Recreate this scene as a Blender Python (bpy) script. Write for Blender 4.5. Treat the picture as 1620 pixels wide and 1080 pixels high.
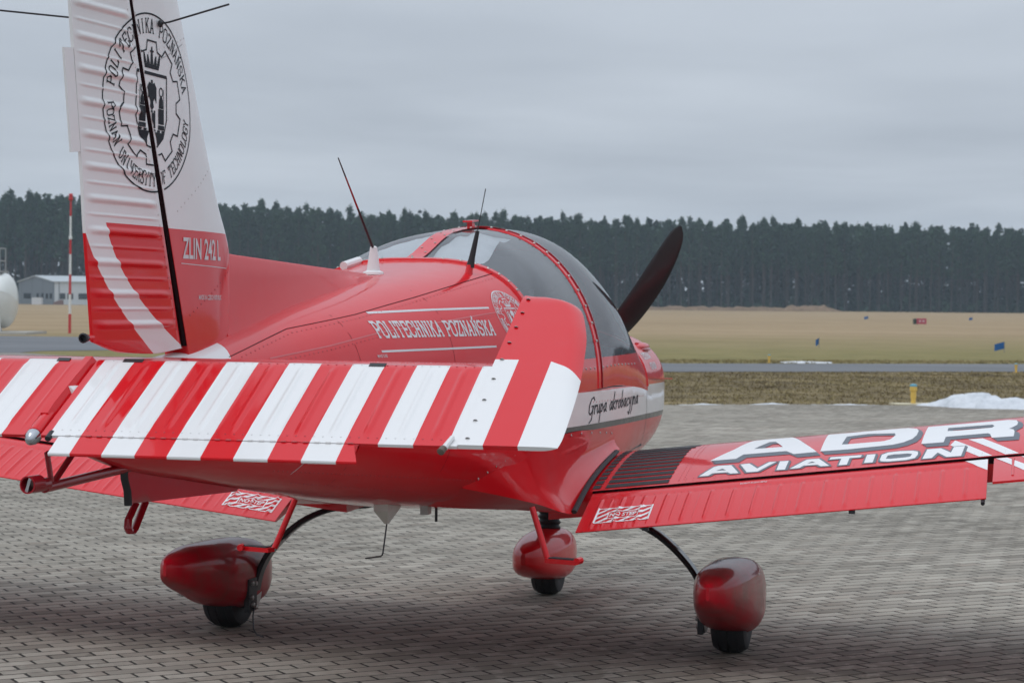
import bpy, bmesh, math, random
import numpy as np
from mathutils import Vector, Matrix
from mathutils.bvhtree import BVHTree
from mathutils.geometry import tessellate_polygon

for o in list(bpy.data.objects): bpy.data.objects.remove(o)
scene = bpy.context.scene
COL = scene.collection
R = math.radians
rnd = random.Random(7)

# ------------------------------------------------------------------ camera
CAM = Vector((2.4154, -8.9338, 1.5176))
yaw, pitch, roll, FPX = 0.246260, -0.019192, 0.009357, 3256.86
fwd = Vector((-math.sin(yaw)*math.cos(pitch), math.cos(yaw)*math.cos(pitch), math.sin(pitch)))
rgt0 = Vector((math.cos(yaw), math.sin(yaw), 0)); up0 = rgt0.cross(fwd)
rgt = rgt0*math.cos(roll)+up0*math.sin(roll); upv = -rgt0*math.sin(roll)+up0*math.cos(roll)
cd = bpy.data.cameras.new('camera'); cam = bpy.data.objects.new('camera', cd); COL.objects.link(cam)
cam.matrix_world = Matrix(((rgt.x, upv.x, -fwd.x, CAM.x), (rgt.y, upv.y, -fwd.y, CAM.y), (rgt.z, upv.z, -fwd.z, CAM.z), (0, 0, 0, 1)))
cd.sensor_width = 36; cd.lens = FPX*36/1620; cd.clip_end = 5000; cd.clip_start = .05
cd.dof.use_dof = True; cd.dof.focus_distance = 6.4; cd.dof.aperture_fstop = 11.0
scene.camera = cam

# ------------------------------------------------------------------ world: overcast sky
SUN_EL, SUN_AZ = R(58), R(215)
w = bpy.data.worlds.new('World'); scene.world = w; w.use_nodes = True
nt = w.node_tree; nt.nodes.clear()
def wn(t, **k):
    n = nt.nodes.new(t)
    for a, b in k.items(): setattr(n, a, b)
    return n
def wl(a, b): nt.links.new(a, b)
def wm(op, a, b=None):
    n = wn('ShaderNodeMath', operation=op)
    for i, v in enumerate((a, b)):
        if v is None: continue
        if isinstance(v, (int, float)): n.inputs[i].default_value = v
        else: wl(v, n.inputs[i])
    return n.outputs[0]
out = wn('ShaderNodeOutputWorld'); bg = wn('ShaderNodeBackground'); wl(bg.outputs[0], out.inputs[0])
tc = wn('ShaderNodeTexCoord'); sp = wn('ShaderNodeSeparateXYZ'); wl(tc.outputs['Generated'], sp.inputs[0])
zc = wm('MAXIMUM', sp.outputs[2], 0.0)
den = wm('ADD', zc, 0.055)
px = wm('DIVIDE', sp.outputs[0], den); py = wm('DIVIDE', sp.outputs[1], den)
cb = wn('ShaderNodeCombineXYZ'); wl(px, cb.inputs[0]); wl(py, cb.inputs[1])
def cloud(scale, detail, rough, vec):
    n = wn('ShaderNodeTexNoise'); n.inputs['Scale'].default_value = scale; n.inputs['Detail'].default_value = detail
    n.inputs['Roughness'].default_value = rough; n.inputs['Distortion'].default_value = .3
    wl(vec, n.inputs['Vector']); return n.outputs['Fac']
n1 = cloud(.30, 5, .5, cb.outputs[0]); n2 = cloud(.8, 4, .5, cb.outputs[0])
nmix = wm('ADD', wm('MULTIPLY', n1, .7), wm('MULTIPLY', n2, .3))
ramp = wn('ShaderNodeValToRGB'); wl(nmix, ramp.inputs[0])
ramp.color_ramp.elements[0].position = .34; ramp.color_ramp.elements[0].color = (.372, .415, .478, 1)
ramp.color_ramp.elements[1].position = .66; ramp.color_ramp.elements[1].color = (.535, .585, .652, 1)
# luminance of an overcast sky: the zenith is about three times as bright as the horizon
lum = wm('ADD', wm('ADD', wm('MULTIPLY', wm('POWER', zc, 1.25), 1.5), 1.0), wm('MULTIPLY', wm('POWER', wm('SUBTRACT', 1.0, zc), 20.0), .20))
vm = wn('ShaderNodeVectorMath', operation='SCALE'); wl(ramp.outputs[0], vm.inputs[0]); wl(lum, vm.inputs['Scale'])
sky = wn('ShaderNodeTexSky'); sky.sky_type = 'NISHITA'; sky.sun_disc = False
sky.sun_elevation = SUN_EL; sky.sun_rotation = SUN_AZ; sky.air_density = 1.2; sky.dust_density = 3
vs = wn('ShaderNodeVectorMath', operation='SCALE'); wl(sky.outputs[0], vs.inputs[0]); vs.inputs['Scale'].default_value = .004
va = wn('ShaderNodeVectorMath', operation='ADD'); wl(vm.outputs[0], va.inputs[0]); wl(vs.outputs[0], va.inputs[1])
wl(va.outputs[0], bg.inputs['Color']); bg.inputs['Strength'].default_value = 1.0

sl = bpy.data.lights.new('sun', 'SUN'); sl.energy = .55; sl.angle = R(28); sl.color = (1, .97, .92)
so = bpy.data.objects.new('sun', sl); COL.objects.link(so)
sd = Vector((math.sin(SUN_AZ)*math.cos(SUN_EL), math.cos(SUN_AZ)*math.cos(SUN_EL), math.sin(SUN_EL)))
so.rotation_euler = (-sd).to_track_quat('-Z', 'Y').to_euler()
scene.view_settings.view_transform = 'Standard'; scene.view_settings.look = 'None'
scene.view_settings.exposure = 0; scene.view_settings.gamma = 1; scene.view_settings.use_curve_mapping = False
scene.cycles.max_bounces = 8; scene.cycles.transparent_max_bounces = 16; scene.cycles.volume_bounces = 0
scene.cycles.use_denoising = True

# ------------------------------------------------------------------ material helpers
class NT:
    def __init__(s, m):
        s.t = m.node_tree; s.b = s.t.nodes['Principled BSDF']; s._p = None
    def n(s, t, **k):
        x = s.t.nodes.new(t)
        for a, b in k.items(): setattr(x, a, b)
        return x
    def put(s, v, sock):
        if hasattr(v, 'links'): s.t.links.new(v, sock)
        else: sock.default_value = v
    def m(s, op, *a):
        x = s.n('ShaderNodeMath', operation=op)
        for i, v in enumerate(a): s.put(v, x.inputs[i])
        return x.outputs[0]
    def xyz(s):
        if s._p is None:
            t = s.n('ShaderNodeTexCoord'); q = s.n('ShaderNodeSeparateXYZ'); s.t.links.new(t.outputs['Object'], q.inputs[0])
            s._p = (q.outputs[0], q.outputs[1], q.outputs[2]); s.vec = t.outputs['Object']
        return s._p
    def wpos(s):
        return s.n('ShaderNodeNewGeometry').outputs['Position']
    def gt(s, a, b): return s.m('GREATER_THAN', a, b)
    def lt(s, a, b): return s.m('LESS_THAN', a, b)
    def mul(s, a, b): return s.m('MULTIPLY', a, b)
    def add(s, a, b): return s.m('ADD', a, b)
    def sub(s, a, b): return s.m('SUBTRACT', a, b)
    def mix(s, f, a, b, blend='MIX'):
        x = s.n('ShaderNodeMix', data_type='RGBA', blend_type=blend)
        s.put(f, x.inputs[0]); s.put(a, x.inputs[6]); s.put(b, x.inputs[7]); return x.outputs[2]
    def noise(s, scale, detail=4, rough=.55, vec=None, dist=0):
        x = s.n('ShaderNodeTexNoise'); x.inputs['Scale'].default_value = scale; x.inputs['Detail'].default_value = detail
        x.inputs['Roughness'].default_value = rough; x.inputs['Distortion'].default_value = dist
        if vec is not None: s.t.links.new(vec, x.inputs['Vector'])
        return x.outputs['Fac']
    def ramp(s, f, *stops):
        x = s.n('ShaderNodeValToRGB'); s.put(f, x.inputs[0]); e = x.color_ramp.elements
        while len(e) < len(stops): e.new(.5)
        for k, (p, c) in enumerate(stops):
            e[k].position = p; e[k].color = c if len(c) == 4 else (*c, 1)
        return x.outputs[0]
    def bump(s, h, strength, dist=.01):
        x = s.n('ShaderNodeBump'); x.inputs['Strength'].default_value = strength; x.inputs['Distance'].default_value = dist
        s.put(h, x.inputs['Height']); s.t.links.new(x.outputs[0], s.b.inputs['Normal']); return x.outputs[0]
    def scaled(s, vec, sx, sy, sz, rz=0):
        x = s.n('ShaderNodeMapping'); x.inputs['Scale'].default_value = (sx, sy, sz); x.inputs['Rotation'].default_value = (0, 0, rz)
        s.t.links.new(vec, x.inputs['Vector']); return x.outputs[0]
def newmat(name):
    m = bpy.data.materials.new(name); m.use_nodes = True; return m, NT(m)
def c4(c): return (*c, 1) if len(c) == 3 else c
def plain(name, col, rough=.5, metal=0, coat=0, vary=.12, scale=14, bump=0, spec=.5):
    m, t = newmat(name); b = t.b
    geo = t.wpos(); f = t.noise(scale, 5, .6, geo)
    lo = c4(tuple(max(0, c*(1-vary)) for c in col[:3])); hi = c4(tuple(min(1, c*(1+vary)) for c in col[:3]))
    t.put(t.mix(f, lo, hi), b.inputs['Base Color'])
    b.inputs['Roughness'].default_value = rough; b.inputs['Metallic'].default_value = metal; b.inputs['Coat Weight'].default_value = coat
    b.inputs['Coat Roughness'].default_value = .06; b.inputs['Specular IOR Level'].default_value = spec
    if bump: t.bump(t.noise(scale*4, 5, .6, geo), bump, .01)
    return m
RED = (.66, .006, .012, 1); WHITE = (.78, .77, .76, 1); INK = (.018, .019, .026, 1)
def paint(name, colfn, rough=.36, coat=.74):
    m, t = newmat(name); b = t.b
    X, Y, Z = t.xyz(); col = colfn(t, X, Y, Z)
    big = t.noise(2.2, 3, .5, t.vec); fine = t.noise(60, 4, .6, t.vec); mid = t.noise(9, 5, .65, t.vec)
    dirt = t.mul(t.m('SMOOTHSTEP', .5, .85, mid) if False else t.ramp(mid, (.55, (0, 0, 0)), (.85, (1, 1, 1))), .05)
    col = t.mix(dirt, col, (.20, .15, .13, 1))
    t.put(col, b.inputs['Base Color'])
    t.put(t.add(rough-.06, t.mul(mid, .14)), b.inputs['Roughness'])
    b.inputs['Specular IOR Level'].default_value = .05; b.inputs['Coat Weight'].default_value = coat
    t.put(t.add(.02, t.mul(mid, .09)), b.inputs['Coat Roughness'])
    h = t.add(t.mul(big, 1.0), t.mul(fine, .012))
    nb = t.bump(h, .10, .05); t.t.links.new(nb, b.inputs['Coat Normal'])
    return m
M = {}
M['red'] = paint('red_paint', lambda t, X, Y, Z: RED)
M['red_dark'] = paint('dark_red_paint', lambda t, X, Y, Z: (.30, .006, .014, 1), .35)
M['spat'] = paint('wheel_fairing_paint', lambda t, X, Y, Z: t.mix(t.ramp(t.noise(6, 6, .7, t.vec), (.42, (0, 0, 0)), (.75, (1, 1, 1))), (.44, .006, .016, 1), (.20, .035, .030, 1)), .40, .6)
M['white'] = paint('white_paint', lambda t, X, Y, Z: WHITE)
M['ink'] = plain('black_lettering', (.012, .013, .019), .5, spec=.15)
M['decal_white'] = plain('white_lettering', (.80, .80, .80), .35, vary=.04)
M['decal_grey'] = plain('grey_lettering', (.10, .115, .14), .4, vary=.06)
M['decal_soft'] = plain('pale_lettering', (.66, .64, .65), .4, vary=.05)
M['seam'] = plain('panel_seam', (.05, .003, .006), .7, spec=.1)
M['rivet'] = plain('rivet_red', (.42, .01, .02), .35, vary=.3)
M['rivet_white'] = plain('rivet_white', (.62, .60, .59), .4, vary=.2)
M['rubber'] = plain('black_rubber', (.016, .017, .019), .62, bump=.15, vary=.3)
M['grip'] = plain('anti_slip_black', (.042, .043, .047), .85, bump=.8, vary=.3, scale=40)
M['steel'] = plain('bare_steel', (.55, .55, .56), .28, 1, vary=.15)
M['screw'] = plain('screw_steel', (.40, .38, .36), .42, .8, vary=.3)
M['dark'] = plain('dark_metal', (.022, .023, .026), .45, .2, vary=.35)
M['leg'] = plain('black_leg_paint', (.016, .017, .02), .32, 0, .5, vary=.3)
M['prop'] = plain('propeller_black', (.012, .009, .010), .42, 0, .3, vary=.4)
M['lens'] = plain('clear_lens', (.42, .43, .45), .16, .9, .5)
M['cloth'] = plain('white_sunshade', (.80, .81, .82), .8, bump=.5, scale=10)
M['inside'] = plain('cabin_lining', (.07, .072, .078), .8)
M['seatfab'] = plain('seat_fabric', (.12, .12, .13), .9)
def fus_col(t, X, Y, Z):
    zt = t.add(1.129, t.mul(Y, -.015))
    rise = t.mul(t.m('MAXIMUM', t.sub(-.75, Y), 0.0), .17)
    zl = t.add(t.add(.987, t.mul(Y, -.018)), rise)
    white = t.mul(t.lt(Z, zt), t.gt(Z, zl))
    black = t.mul(t.lt(Z, zl), t.mul(t.gt(Z, t.sub(zl, .027)), t.lt(zl, zt)))
    tail = t.mul(t.lt(t.add(Y, t.mul(t.sub(1.36, Z), 1.2)), -3.155), t.gt(Z, 1.20))
    c = t.mix(white, RED, WHITE); c = t.mix(black, c, INK); return t.mix(tail, c, WHITE)
M['fuselage'] = paint('fuselage_paint', fus_col)
def rud_col(t, X, Y, Z):
    d = t.sub(1.72, Z)
    yl = t.add(t.add(t.mul(t.mul(d, d), 1.99), t.mul(d, .444)), -3.968)
    yr = t.add(t.add(t.mul(t.mul(d, d), 2.97), t.mul(d, .372)), -3.848)
    stripe = t.mul(t.gt(Y, yl), t.lt(Y, yr))
    return t.mix(t.m('MAXIMUM', t.gt(Z, 1.72), stripe), RED, WHITE)
M['rudder'] = paint('rudder_paint', rud_col)
M['fin'] = paint('fin_paint', lambda t, X, Y, Z: t.mix(t.gt(Z, 1.718), RED, WHITE))
def elev_col(t, X, Y, Z):
    a = t.m('FRACT', t.m('DIVIDE', t.sub(X, .043), .1725)); b = t.m('FRACT', t.m('DIVIDE', t.sub(t.mul(X, -1), .086), .1725))
    s = t.m('MAXIMUM', t.mul(t.gt(X, .04), t.lt(a, .507)), t.mul(t.lt(X, -.08), t.lt(b, .515)))
    s = t.m('MAXIMUM', s, t.gt(X, 1.30))
    lip = t.add(-3.888, t.mul(t.m('MAXIMUM', t.sub(t.m('ABSOLUTE', X), 1.24), 0.0), -.5))
    return t.mix(t.mul(s, t.lt(Y, lip)), RED, WHITE)
M['elevator'] = paint('striped_paint', elev_col, .32)
# canopy glass: grey tinted acrylic, misted by the damp air
m, t = newmat('canopy_acrylic'); tr = t.n('ShaderNodeBsdfTransparent'); tr.inputs[0].default_value = (.86, .89, .91, 1)
gl = t.n('ShaderNodeBsdfGlossy'); gl.inputs['Roughness'].default_value = .04
df = t.n('ShaderNodeBsdfDiffuse'); df.inputs[0].default_value = (.44, .47, .51, 1)
fr = t.n('ShaderNodeFresnel'); fr.inputs[0].default_value = 1.45
m1 = t.n('ShaderNodeMixShader'); m2 = t.n('ShaderNodeMixShader')
t.put(t.mul(t.noise(2.6, 4, .55, t.wpos(), .4), .32), m1.inputs[0])
t.t.links.new(tr.outputs[0], m1.inputs[1]); t.t.links.new(df.outputs[0], m1.inputs[2])
t.t.links.new(fr.outputs[0], m2.inputs[0]); t.t.links.new(m1.outputs[0], m2.inputs[1]); t.t.links.new(gl.outputs[0], m2.inputs[2])
t.t.links.new(m2.outputs[0], t.t.nodes['Material Output'].inputs[0]); M['glass'] = m

# ------------------------------------------------------------------ object helpers
def link(o, parent=None):
    COL.objects.link(o)
    if parent is not None: o.parent = parent
    return o
def mesh(name, v, f, mat, parent=None, smooth=True, flat_angle=None):
    me = bpy.data.meshes.new(name); me.from_pydata([tuple(p) for p in v], [], [tuple(q) for q in f]); me.update()
    if mat is not None: me.materials.append(mat)
    if smooth:
        me.polygons.foreach_set('use_smooth', [True]*len(me.polygons))
        if flat_angle: me.set_sharp_from_angle(angle=R(flat_angle))
    return link(bpy.data.objects.new(name, me), parent)
def empty(name, loc=(0, 0, 0)):
    o = bpy.data.objects.new(name, None); o.empty_display_size = .2; COL.objects.link(o); o.location = loc; return o
def tag(o, label=None, cat=None, group=None, kind=None):
    if label: o['label'] = label
    if cat: o['category'] = cat
    if group: o['group'] = group
    if kind: o['kind'] = kind
    return o
class MB:
    """collects plain shapes; build() links them as ONE mesh object"""
    def __init__(s): s.v = []; s.f = []
    def add(s, v, f):
        o = len(s.v); s.v += [tuple(p) for p in v]; s.f += [tuple(i+o for i in q) for q in f]; return s
    def grid(s, rows, closed=False, caps=False):
        n = len(rows[0]); v = [p for r_ in rows for p in r_]; f = []
        for i in range(len(rows)-1):
            for j in range(n if closed else n-1):
                a = i*n+j; b = i*n+(j+1) % n; f.append((a, b, b+n, a+n))
        if caps: f.append(tuple(range(n))[::-1]); f.append(tuple((len(rows)-1)*n+k for k in range(n)))
        return s.add(v, f)
    def tube(s, path, rad, n=10, caps=True, flat=None):
        path = [Vector(p) for p in path]; rows = []
        ref = None
        for i, p in enumerate(path):
            d = (path[min(i+1, len(path)-1)]-path[max(i-1, 0)]).normalized()
            if ref is None:
                ref = Vector((0, 0, 1)) if abs(d.z) < .9 else Vector((1, 0, 0))
            a = d.cross(ref).normalized(); b = a.cross(d).normalized(); ref = b
            r_ = rad[i] if isinstance(rad, (list, tuple)) else rad
            ra, rb = r_ if isinstance(r_, (list, tuple)) else (r_, r_)
            rows.append([p+a*ra*math.cos(k*2*math.pi/n)+b*rb*math.sin(k*2*math.pi/n) for k in range(n)])
        return s.grid(rows, True, caps)
    def box(s, lo, hi, bev=0):
        x0, y0, z0 = lo; x1, y1, z1 = hi
        v = [(x0, y0, z0), (x1, y0, z0), (x1, y1, z0), (x0, y1, z0), (x0, y0, z1), (x1, y0, z1), (x1, y1, z1), (x0, y1, z1)]
        return s.add(v, [(3, 2, 1, 0), (4, 5, 6, 7), (0, 1, 5, 4), (1, 2, 6, 5), (2, 3, 7, 6), (3, 0, 4, 7)])
    def obox(s, c, ax, ay, az):
        c, ax, ay, az = Vector(c), Vector(ax), Vector(ay), Vector(az)
        v = [c+ax*i+ay*j+az*k for k in (-1, 1) for (i, j) in ((-1, -1), (1, -1), (1, 1), (-1, 1))]
        return s.add(v, [(3, 2, 1, 0), (4, 5, 6, 7), (0, 1, 5, 4), (1, 2, 6, 5), (2, 3, 7, 6), (3, 0, 4, 7)])
    def prism(s, poly, a, b, ext):
        """extrude polygon (list of 3d points) by vector ext"""
        n = len(poly); v = [Vector(p) for p in poly]+[Vector(p)+Vector(ext) for p in poly]
        f = [tuple(range(n))[::-1], tuple(range(n, 2*n))]+[(i, (i+1) % n, n+(i+1) % n, n+i) for i in range(n)]
        return s.add(v, f)
    def lathe(s, c, axis, prof, n=24, caps=True):
        c = Vector(c); ax = Vector(axis).normalized(); r0 = Vector((0, 0, 1)) if abs(ax.z) < .9 else Vector((1, 0, 0))
        a = ax.cross(r0).normalized(); b = ax.cross(a)
        rows = [[c+ax*h+(a*math.cos(k*2*math.pi/n)+b*math.sin(k*2*math.pi/n))*max(q, 1e-4) for k in range(n)] for h, q in prof]
        return s.grid(rows, True, caps)
    def ell(s, c, r, n=14, m=10):
        c = Vector(c); rows = []
        for i in range(m+1):
            th = -math.pi/2+math.pi*i/m
            rows.append([c+Vector((r[0]*max(math.cos(th), 1e-3)*math.cos(k*2*math.pi/n), r[1]*max(math.cos(th), 1e-3)*math.sin(k*2*math.pi/n), r[2]*math.sin(th))) for k in range(n)])
        return s.grid(rows, True, True)
    def build(s, name, mat, parent=None, smooth=True, angle=35):
        o = mesh(name, s.v, s.f, mat, None, False)
        bm = bmesh.new(); bm.from_mesh(o.data); bmesh.ops.recalc_face_normals(bm, faces=bm.faces); bm.to_mesh(o.data); bm.free()
        if smooth:
            o.data.polygons.foreach_set('use_smooth', [True]*len(o.data.polygons)); o.data.set_sharp_from_angle(angle=R(angle))
        if parent is not None: o.parent = parent
        return o
def bvh_of(o):
    return BVHTree.FromPolygons([v.co.copy() for v in o.data.vertices], [tuple(p.vertices) for p in o.data.polygons])
def pchip(xs, ys):
    xs = np.array(xs, float); ys = np.array(ys, float); h = np.diff(xs); d = np.diff(ys)/h
    m = np.zeros(len(xs)); m[0] = d[0]; m[-1] = d[-1]
    for i in range(1, len(xs)-1):
        if d[i-1]*d[i] > 0:
            w1 = 2*h[i]+h[i-1]; w2 = h[i]+2*h[i-1]; m[i] = (w1+w2)/(w1/d[i-1]+w2/d[i])
    def f(x):
        x = min(max(x, xs[0]), xs[-1]); i = int(min(max(np.searchsorted(xs, x)-1, 0), len(xs)-2)); t = (x-xs[i])/h[i]
        return float((2*t**3-3*t**2+1)*ys[i]+(t**3-2*t**2+t)*h[i]*m[i]+(-2*t**3+3*t**2)*ys[i+1]+(t**3-t**2)*h[i]*m[i+1])
    return f
def lin(xs, ys): return lambda x: float(np.interp(x, xs, ys))

# ---- flat marks: polygons in (u,v), cut into small cells and laid on a surface
def decal(name, polys, proj, mat, parent, step=.02, off=.0012, lay=.00005, holes=False):
    bm = bmesh.new()
    for i, p in enumerate(polys):
        loops = p if holes else [p]
        pts = [Vector((u, v, 0)) for lp in loops for (u, v) in lp]
        tris = tessellate_polygon([[Vector((u, v, 0)) for (u, v) in lp] for lp in loops])
        vs_ = [bm.verts.new((q.x, q.y, float(i % 14))) for q in pts]
        for tr_ in tris:
            try: bm.faces.new([vs_[k] for k in tr_])
            except ValueError: pass
    us = [v.co.x for v in bm.verts]; vv = [v.co.y for v in bm.verts]
    for ax, lo, hi in ((0, min(us), max(us)), (1, min(vv), max(vv))):
        k = math.floor(lo/step)+1
        while k*step < hi:
            co = Vector((k*step, 0, 0)) if ax == 0 else Vector((0, k*step, 0)); no = Vector((1, 0, 0)) if ax == 0 else Vector((0, 1, 0))
            bmesh.ops.bisect_plane(bm, geom=bm.verts[:]+bm.edges[:]+bm.faces[:], dist=1e-6, plane_co=co, plane_no=no); k += 1
    dead = []
    for v in bm.verts:
        q = proj(v.co.x, v.co.y)
        if q is None: dead.append(v); continue
        v.co = q[0]+q[1]*(off+lay*v.co.z)
    bmesh.ops.delete(bm, geom=dead, context='VERTS')
    if not bm.faces: bm.free(); return None
    me = bpy.data.meshes.new(name); bm.to_mesh(me); bm.free(); me.materials.append(mat)
    return link(bpy.data.objects.new(name, me), parent)
def onto(bvh, origin, direction):
    d = Vector(direction).normalized()
    def f(u, v):
        loc, no, _, _ = bvh.ray_cast(Vector(origin(u, v)), d)
        if loc is None: return None
        if no.dot(d) > 0: no = -no
        return loc, no
    return f
def stroke(pts, wd, close=False):
    out_ = []; pts = list(pts)+([pts[0]] if close else [])
    for a, b in zip(pts[:-1], pts[1:]):
        dx, dy = b[0]-a[0], b[1]-a[1]; L = math.hypot(dx, dy)
        if L < 1e-9: continue
        ex, ey = dx/L*wd*.45, dy/L*wd*.45; nx, ny = -dy/L*wd*.5, dx/L*wd*.5
        out_.append([(a[0]-ex+nx, a[1]-ey+ny), (a[0]-ex-nx, a[1]-ey-ny), (b[0]+ex-nx, b[1]+ey-ny), (b[0]+ex+nx, b[1]+ey+ny)])
    return out_
def ring(c, ra, rb, wd, n=72):
    out_ = []
    for k in range(n):
        a, b = 2*math.pi*k/n, 2*math.pi*(k+1)/n
        q = lambda an, s: (c[0]+(ra+s)*math.cos(an), c[1]+(rb+s)*math.sin(an))
        out_.append([q(a, -wd/2), q(b, -wd/2), q(b, wd/2), q(a, wd/2)])
    return out_
# slab lettering on a 4 x 6 grid
GL = {'P': [[(.9, 0), (.9, 6)], [(.9, 6), (3, 6), (4, 5.1), (4, 3.8), (3, 2.9), (.9, 2.9)]], 'O': [[(1, 0), (3, 0), (4, 1), (4, 5), (3, 6), (1, 6), (0, 5), (0, 1), (1, 0)]],
      'L': [[(.9, 6), (.9, 0), (4, 0), (4, 1.4)]], 'I': [[(2, 0), (2, 6)]], 'T': [[(2, 0), (2, 6)], [(0, 4.7), (0, 6), (4, 6), (4, 4.7)]],
      'E': [[(4, 4.8), (4, 6), (.8, 6), (.8, 0), (4, 0), (4, 1.2)], [(.8, 3), (3, 3)]], 'C': [[(4, 4.4), (4, 5), (3, 6), (1, 6), (0, 5), (0, 1), (1, 0), (3, 0), (4, 1), (4, 1.6)]],
      'H': [[(.6, 0), (.6, 6)], [(3.4, 0), (3.4, 6)], [(.6, 3), (3.4, 3)]], 'N': [[(.5, 0), (.5, 6), (3.5, 0), (3.5, 6)]], 'K': [[(.6, 0), (.6, 6)], [(3.6, 6), (.8, 2.8)], [(1.7, 3.8), (3.7, 0)]],
      'A': [[(.3, 0), (2, 6), (3.7, 0)], [(1, 2), (3, 2)]], 'Z': [[(.2, 4.9), (.2, 6), (3.8, 6), (.2, 0), (3.8, 0), (3.8, 1.1)]],
      'S': [[(3.9, 4.6), (3.9, 5.1), (3, 6), (1, 6), (.1, 5.1), (.1, 4), (1, 3.2), (3, 2.8), (3.9, 2), (3.9, .9), (3, 0), (1, 0), (.1, .9), (.1, 1.4)]],
      'U': [[(.5, 6), (.5, 1), (1.4, 0), (2.6, 0), (3.5, 1), (3.5, 6)]], 'V': [[(.3, 6), (2, 0), (3.7, 6)]], 'R': [[(.8, 0), (.8, 6), (3, 6), (3.9, 5.1), (3.9, 3.9), (3, 3), (.8, 3)], [(2.4, 3), (3.8, 0)]],
      'Y': [[(.3, 6), (2, 3), (3.7, 6)], [(2, 3), (2, 0)]], 'F': [[(4, 4.8), (4, 6), (.8, 6), (.8, 0)], [(.8, 3.1), (3, 3.1)]], 'G': [[(4, 4.4), (4, 5), (3, 6), (1, 6), (0, 5), (0, 1), (1, 0), (3, 0), (4, 1), (4, 2.7), (2.4, 2.7)]]}
GL['Ń'] = GL['N']+[[(1.8, 6.9), (2.7, 7.9)]]
SER = {'P': [(.9, 0), (.5, 6)], 'L': [(.9, 6)], 'I': [(2, 0), (2, 6)], 'T': [(2, 0)], 'H': [(.6, 0), (.6, 6), (3.4, 0), (3.4, 6)], 'N': [(.5, 0), (.4, 6), (3.5, 6)], 'Ń': [(.5, 0), (.4, 6), (3.5, 6)],
       'K': [(.6, 0), (.6, 6), (3.6, 6), (3.7, 0)], 'A': [(.3, 0), (3.7, 0)], 'U': [(.5, 6), (3.5, 6)], 'V': [(.3, 6), (3.7, 6)], 'R': [(.6, 0), (3.8, 0)], 'Y': [(.3, 6), (3.7, 6), (2, 0)], 'F': [(.8, 0)]}
def slab(s, x, y, h, adv, sw, serif=1.0, xf=None, total=None):
    """strokes for a line of slab capitals: cap height h, advance adv, stroke sw"""
    if total: adv = total/sum(.55 if c in ' I' else 1 for c in s)
    out_ = []; k = h/6; kx = adv*.76/4
    for ch in s:
        x_ = x; x = x-(adv*.225 if ch == 'I' and len(s) > 1 else 0)
        if ch != ' ':
            for pl in GL[ch]:
                out_ += stroke([(x+a*kx, y+b*k) for a, b in pl], sw)
            for (a, b) in SER.get(ch, []):
                out_ += stroke([(x+(a-.75*serif)*kx, y+b*k), (x+(a+.75*serif)*kx, y+b*k)], sw*.9)
        x = x_+adv*(.55 if ch in ' I' else 1)
    if xf: out_ = [[xf(*p) for p in q] for q in out_]
    return out_
def arc_text(s, c, ra, rb, h, a0, a1, sw, inside=False):
    n = len(s); out_ = []
    for i, ch in enumerate(s):
        if ch == ' ': continue
        a = a0+(a1-a0)*i/(n-1); step = abs(a1-a0)/(n-1)*math.hypot(ra*math.sin(a), rb*math.cos(a))*(1.02 if inside else .95)
        ca, sa = math.cos(a), math.sin(a)
        def xf(x, y):
            tx, ty = (sa, -ca) if not inside else (-sa, ca)
            rx, ry = (ca, sa) if not inside else (-ca, -sa)
            r0 = (ra-h/2, rb-h/2) if not inside else (ra+h/2, rb+h/2)
            return (c[0]+r0[0]*ca+tx*(x-step*.38)+rx*y, c[1]+r0[1]*sa+ty*(x-step*.38)+ry*y)
        out_ += slab(ch, 0, 0, h, step, sw, .55, xf)
    return out_
def font_polys(s, x, y, h, wd=None, bold=0.0, shear=0.0):
    cu = bpy.data.curves.new('lettering', 'FONT'); cu.body = s; cu.size = 1; cu.offset = bold; cu.shear = shear; cu.resolution_u = 3
    ob = bpy.data.objects.new('lettering_source', cu); COL.objects.link(ob)
    bpy.context.view_layer.update()
    dg = bpy.context.evaluated_depsgraph_get(); me = ob.evaluated_get(dg).to_mesh()
    v = [(p.co.x, p.co.y) for p in me.vertices]; f = [[v[i] for i in p.vertices] for p in me.polygons]
    x0 = min(p[0] for p in v); x1 = max(p[0] for p in v); kx = h/.73
    kk = wd/(x1-x0) if wd else kx
    bpy.data.objects.remove(ob); bpy.data.curves.remove(cu)
    return [[(x+(a-x0)*kk, y+b*kx) for a, b in q] for q in f]
def dome(mb, p, n, r, h):
    n = Vector(n).normalized(); a = n.orthogonal().normalized(); b = n.cross(a); p = Vector(p)
    v = [p+(a*math.cos(k*math.pi/3)+b*math.sin(k*math.pi/3))*r for k in range(6)]+[p+n*h*.8+(a*math.cos(k*math.pi/3)+b*math.sin(k*math.pi/3))*r*.6 for k in range(6)]+[p+n*h]
    f = [(k, (k+1) % 6, 6+(k+1) % 6, 6+k) for k in range(6)]+[(6+k, 6+(k+1) % 6, 12) for k in range(6)]
    mb.add(v, f)
def rivets(name, pts, mat, parent, r=.0035, h=.0015):
    mb = MB()
    for p, n in pts: dome(mb, p, n, r, h)
    o = mb.build(name, mat, parent); o['kind'] = 'stuff'; return o
def along(a, b, step):
    n = max(2, int(math.dist(a, b)/step)); return [tuple(a[i]+(b[i]-a[i])*k/n for i in range(len(a))) for k in range(n+1)]
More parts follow.
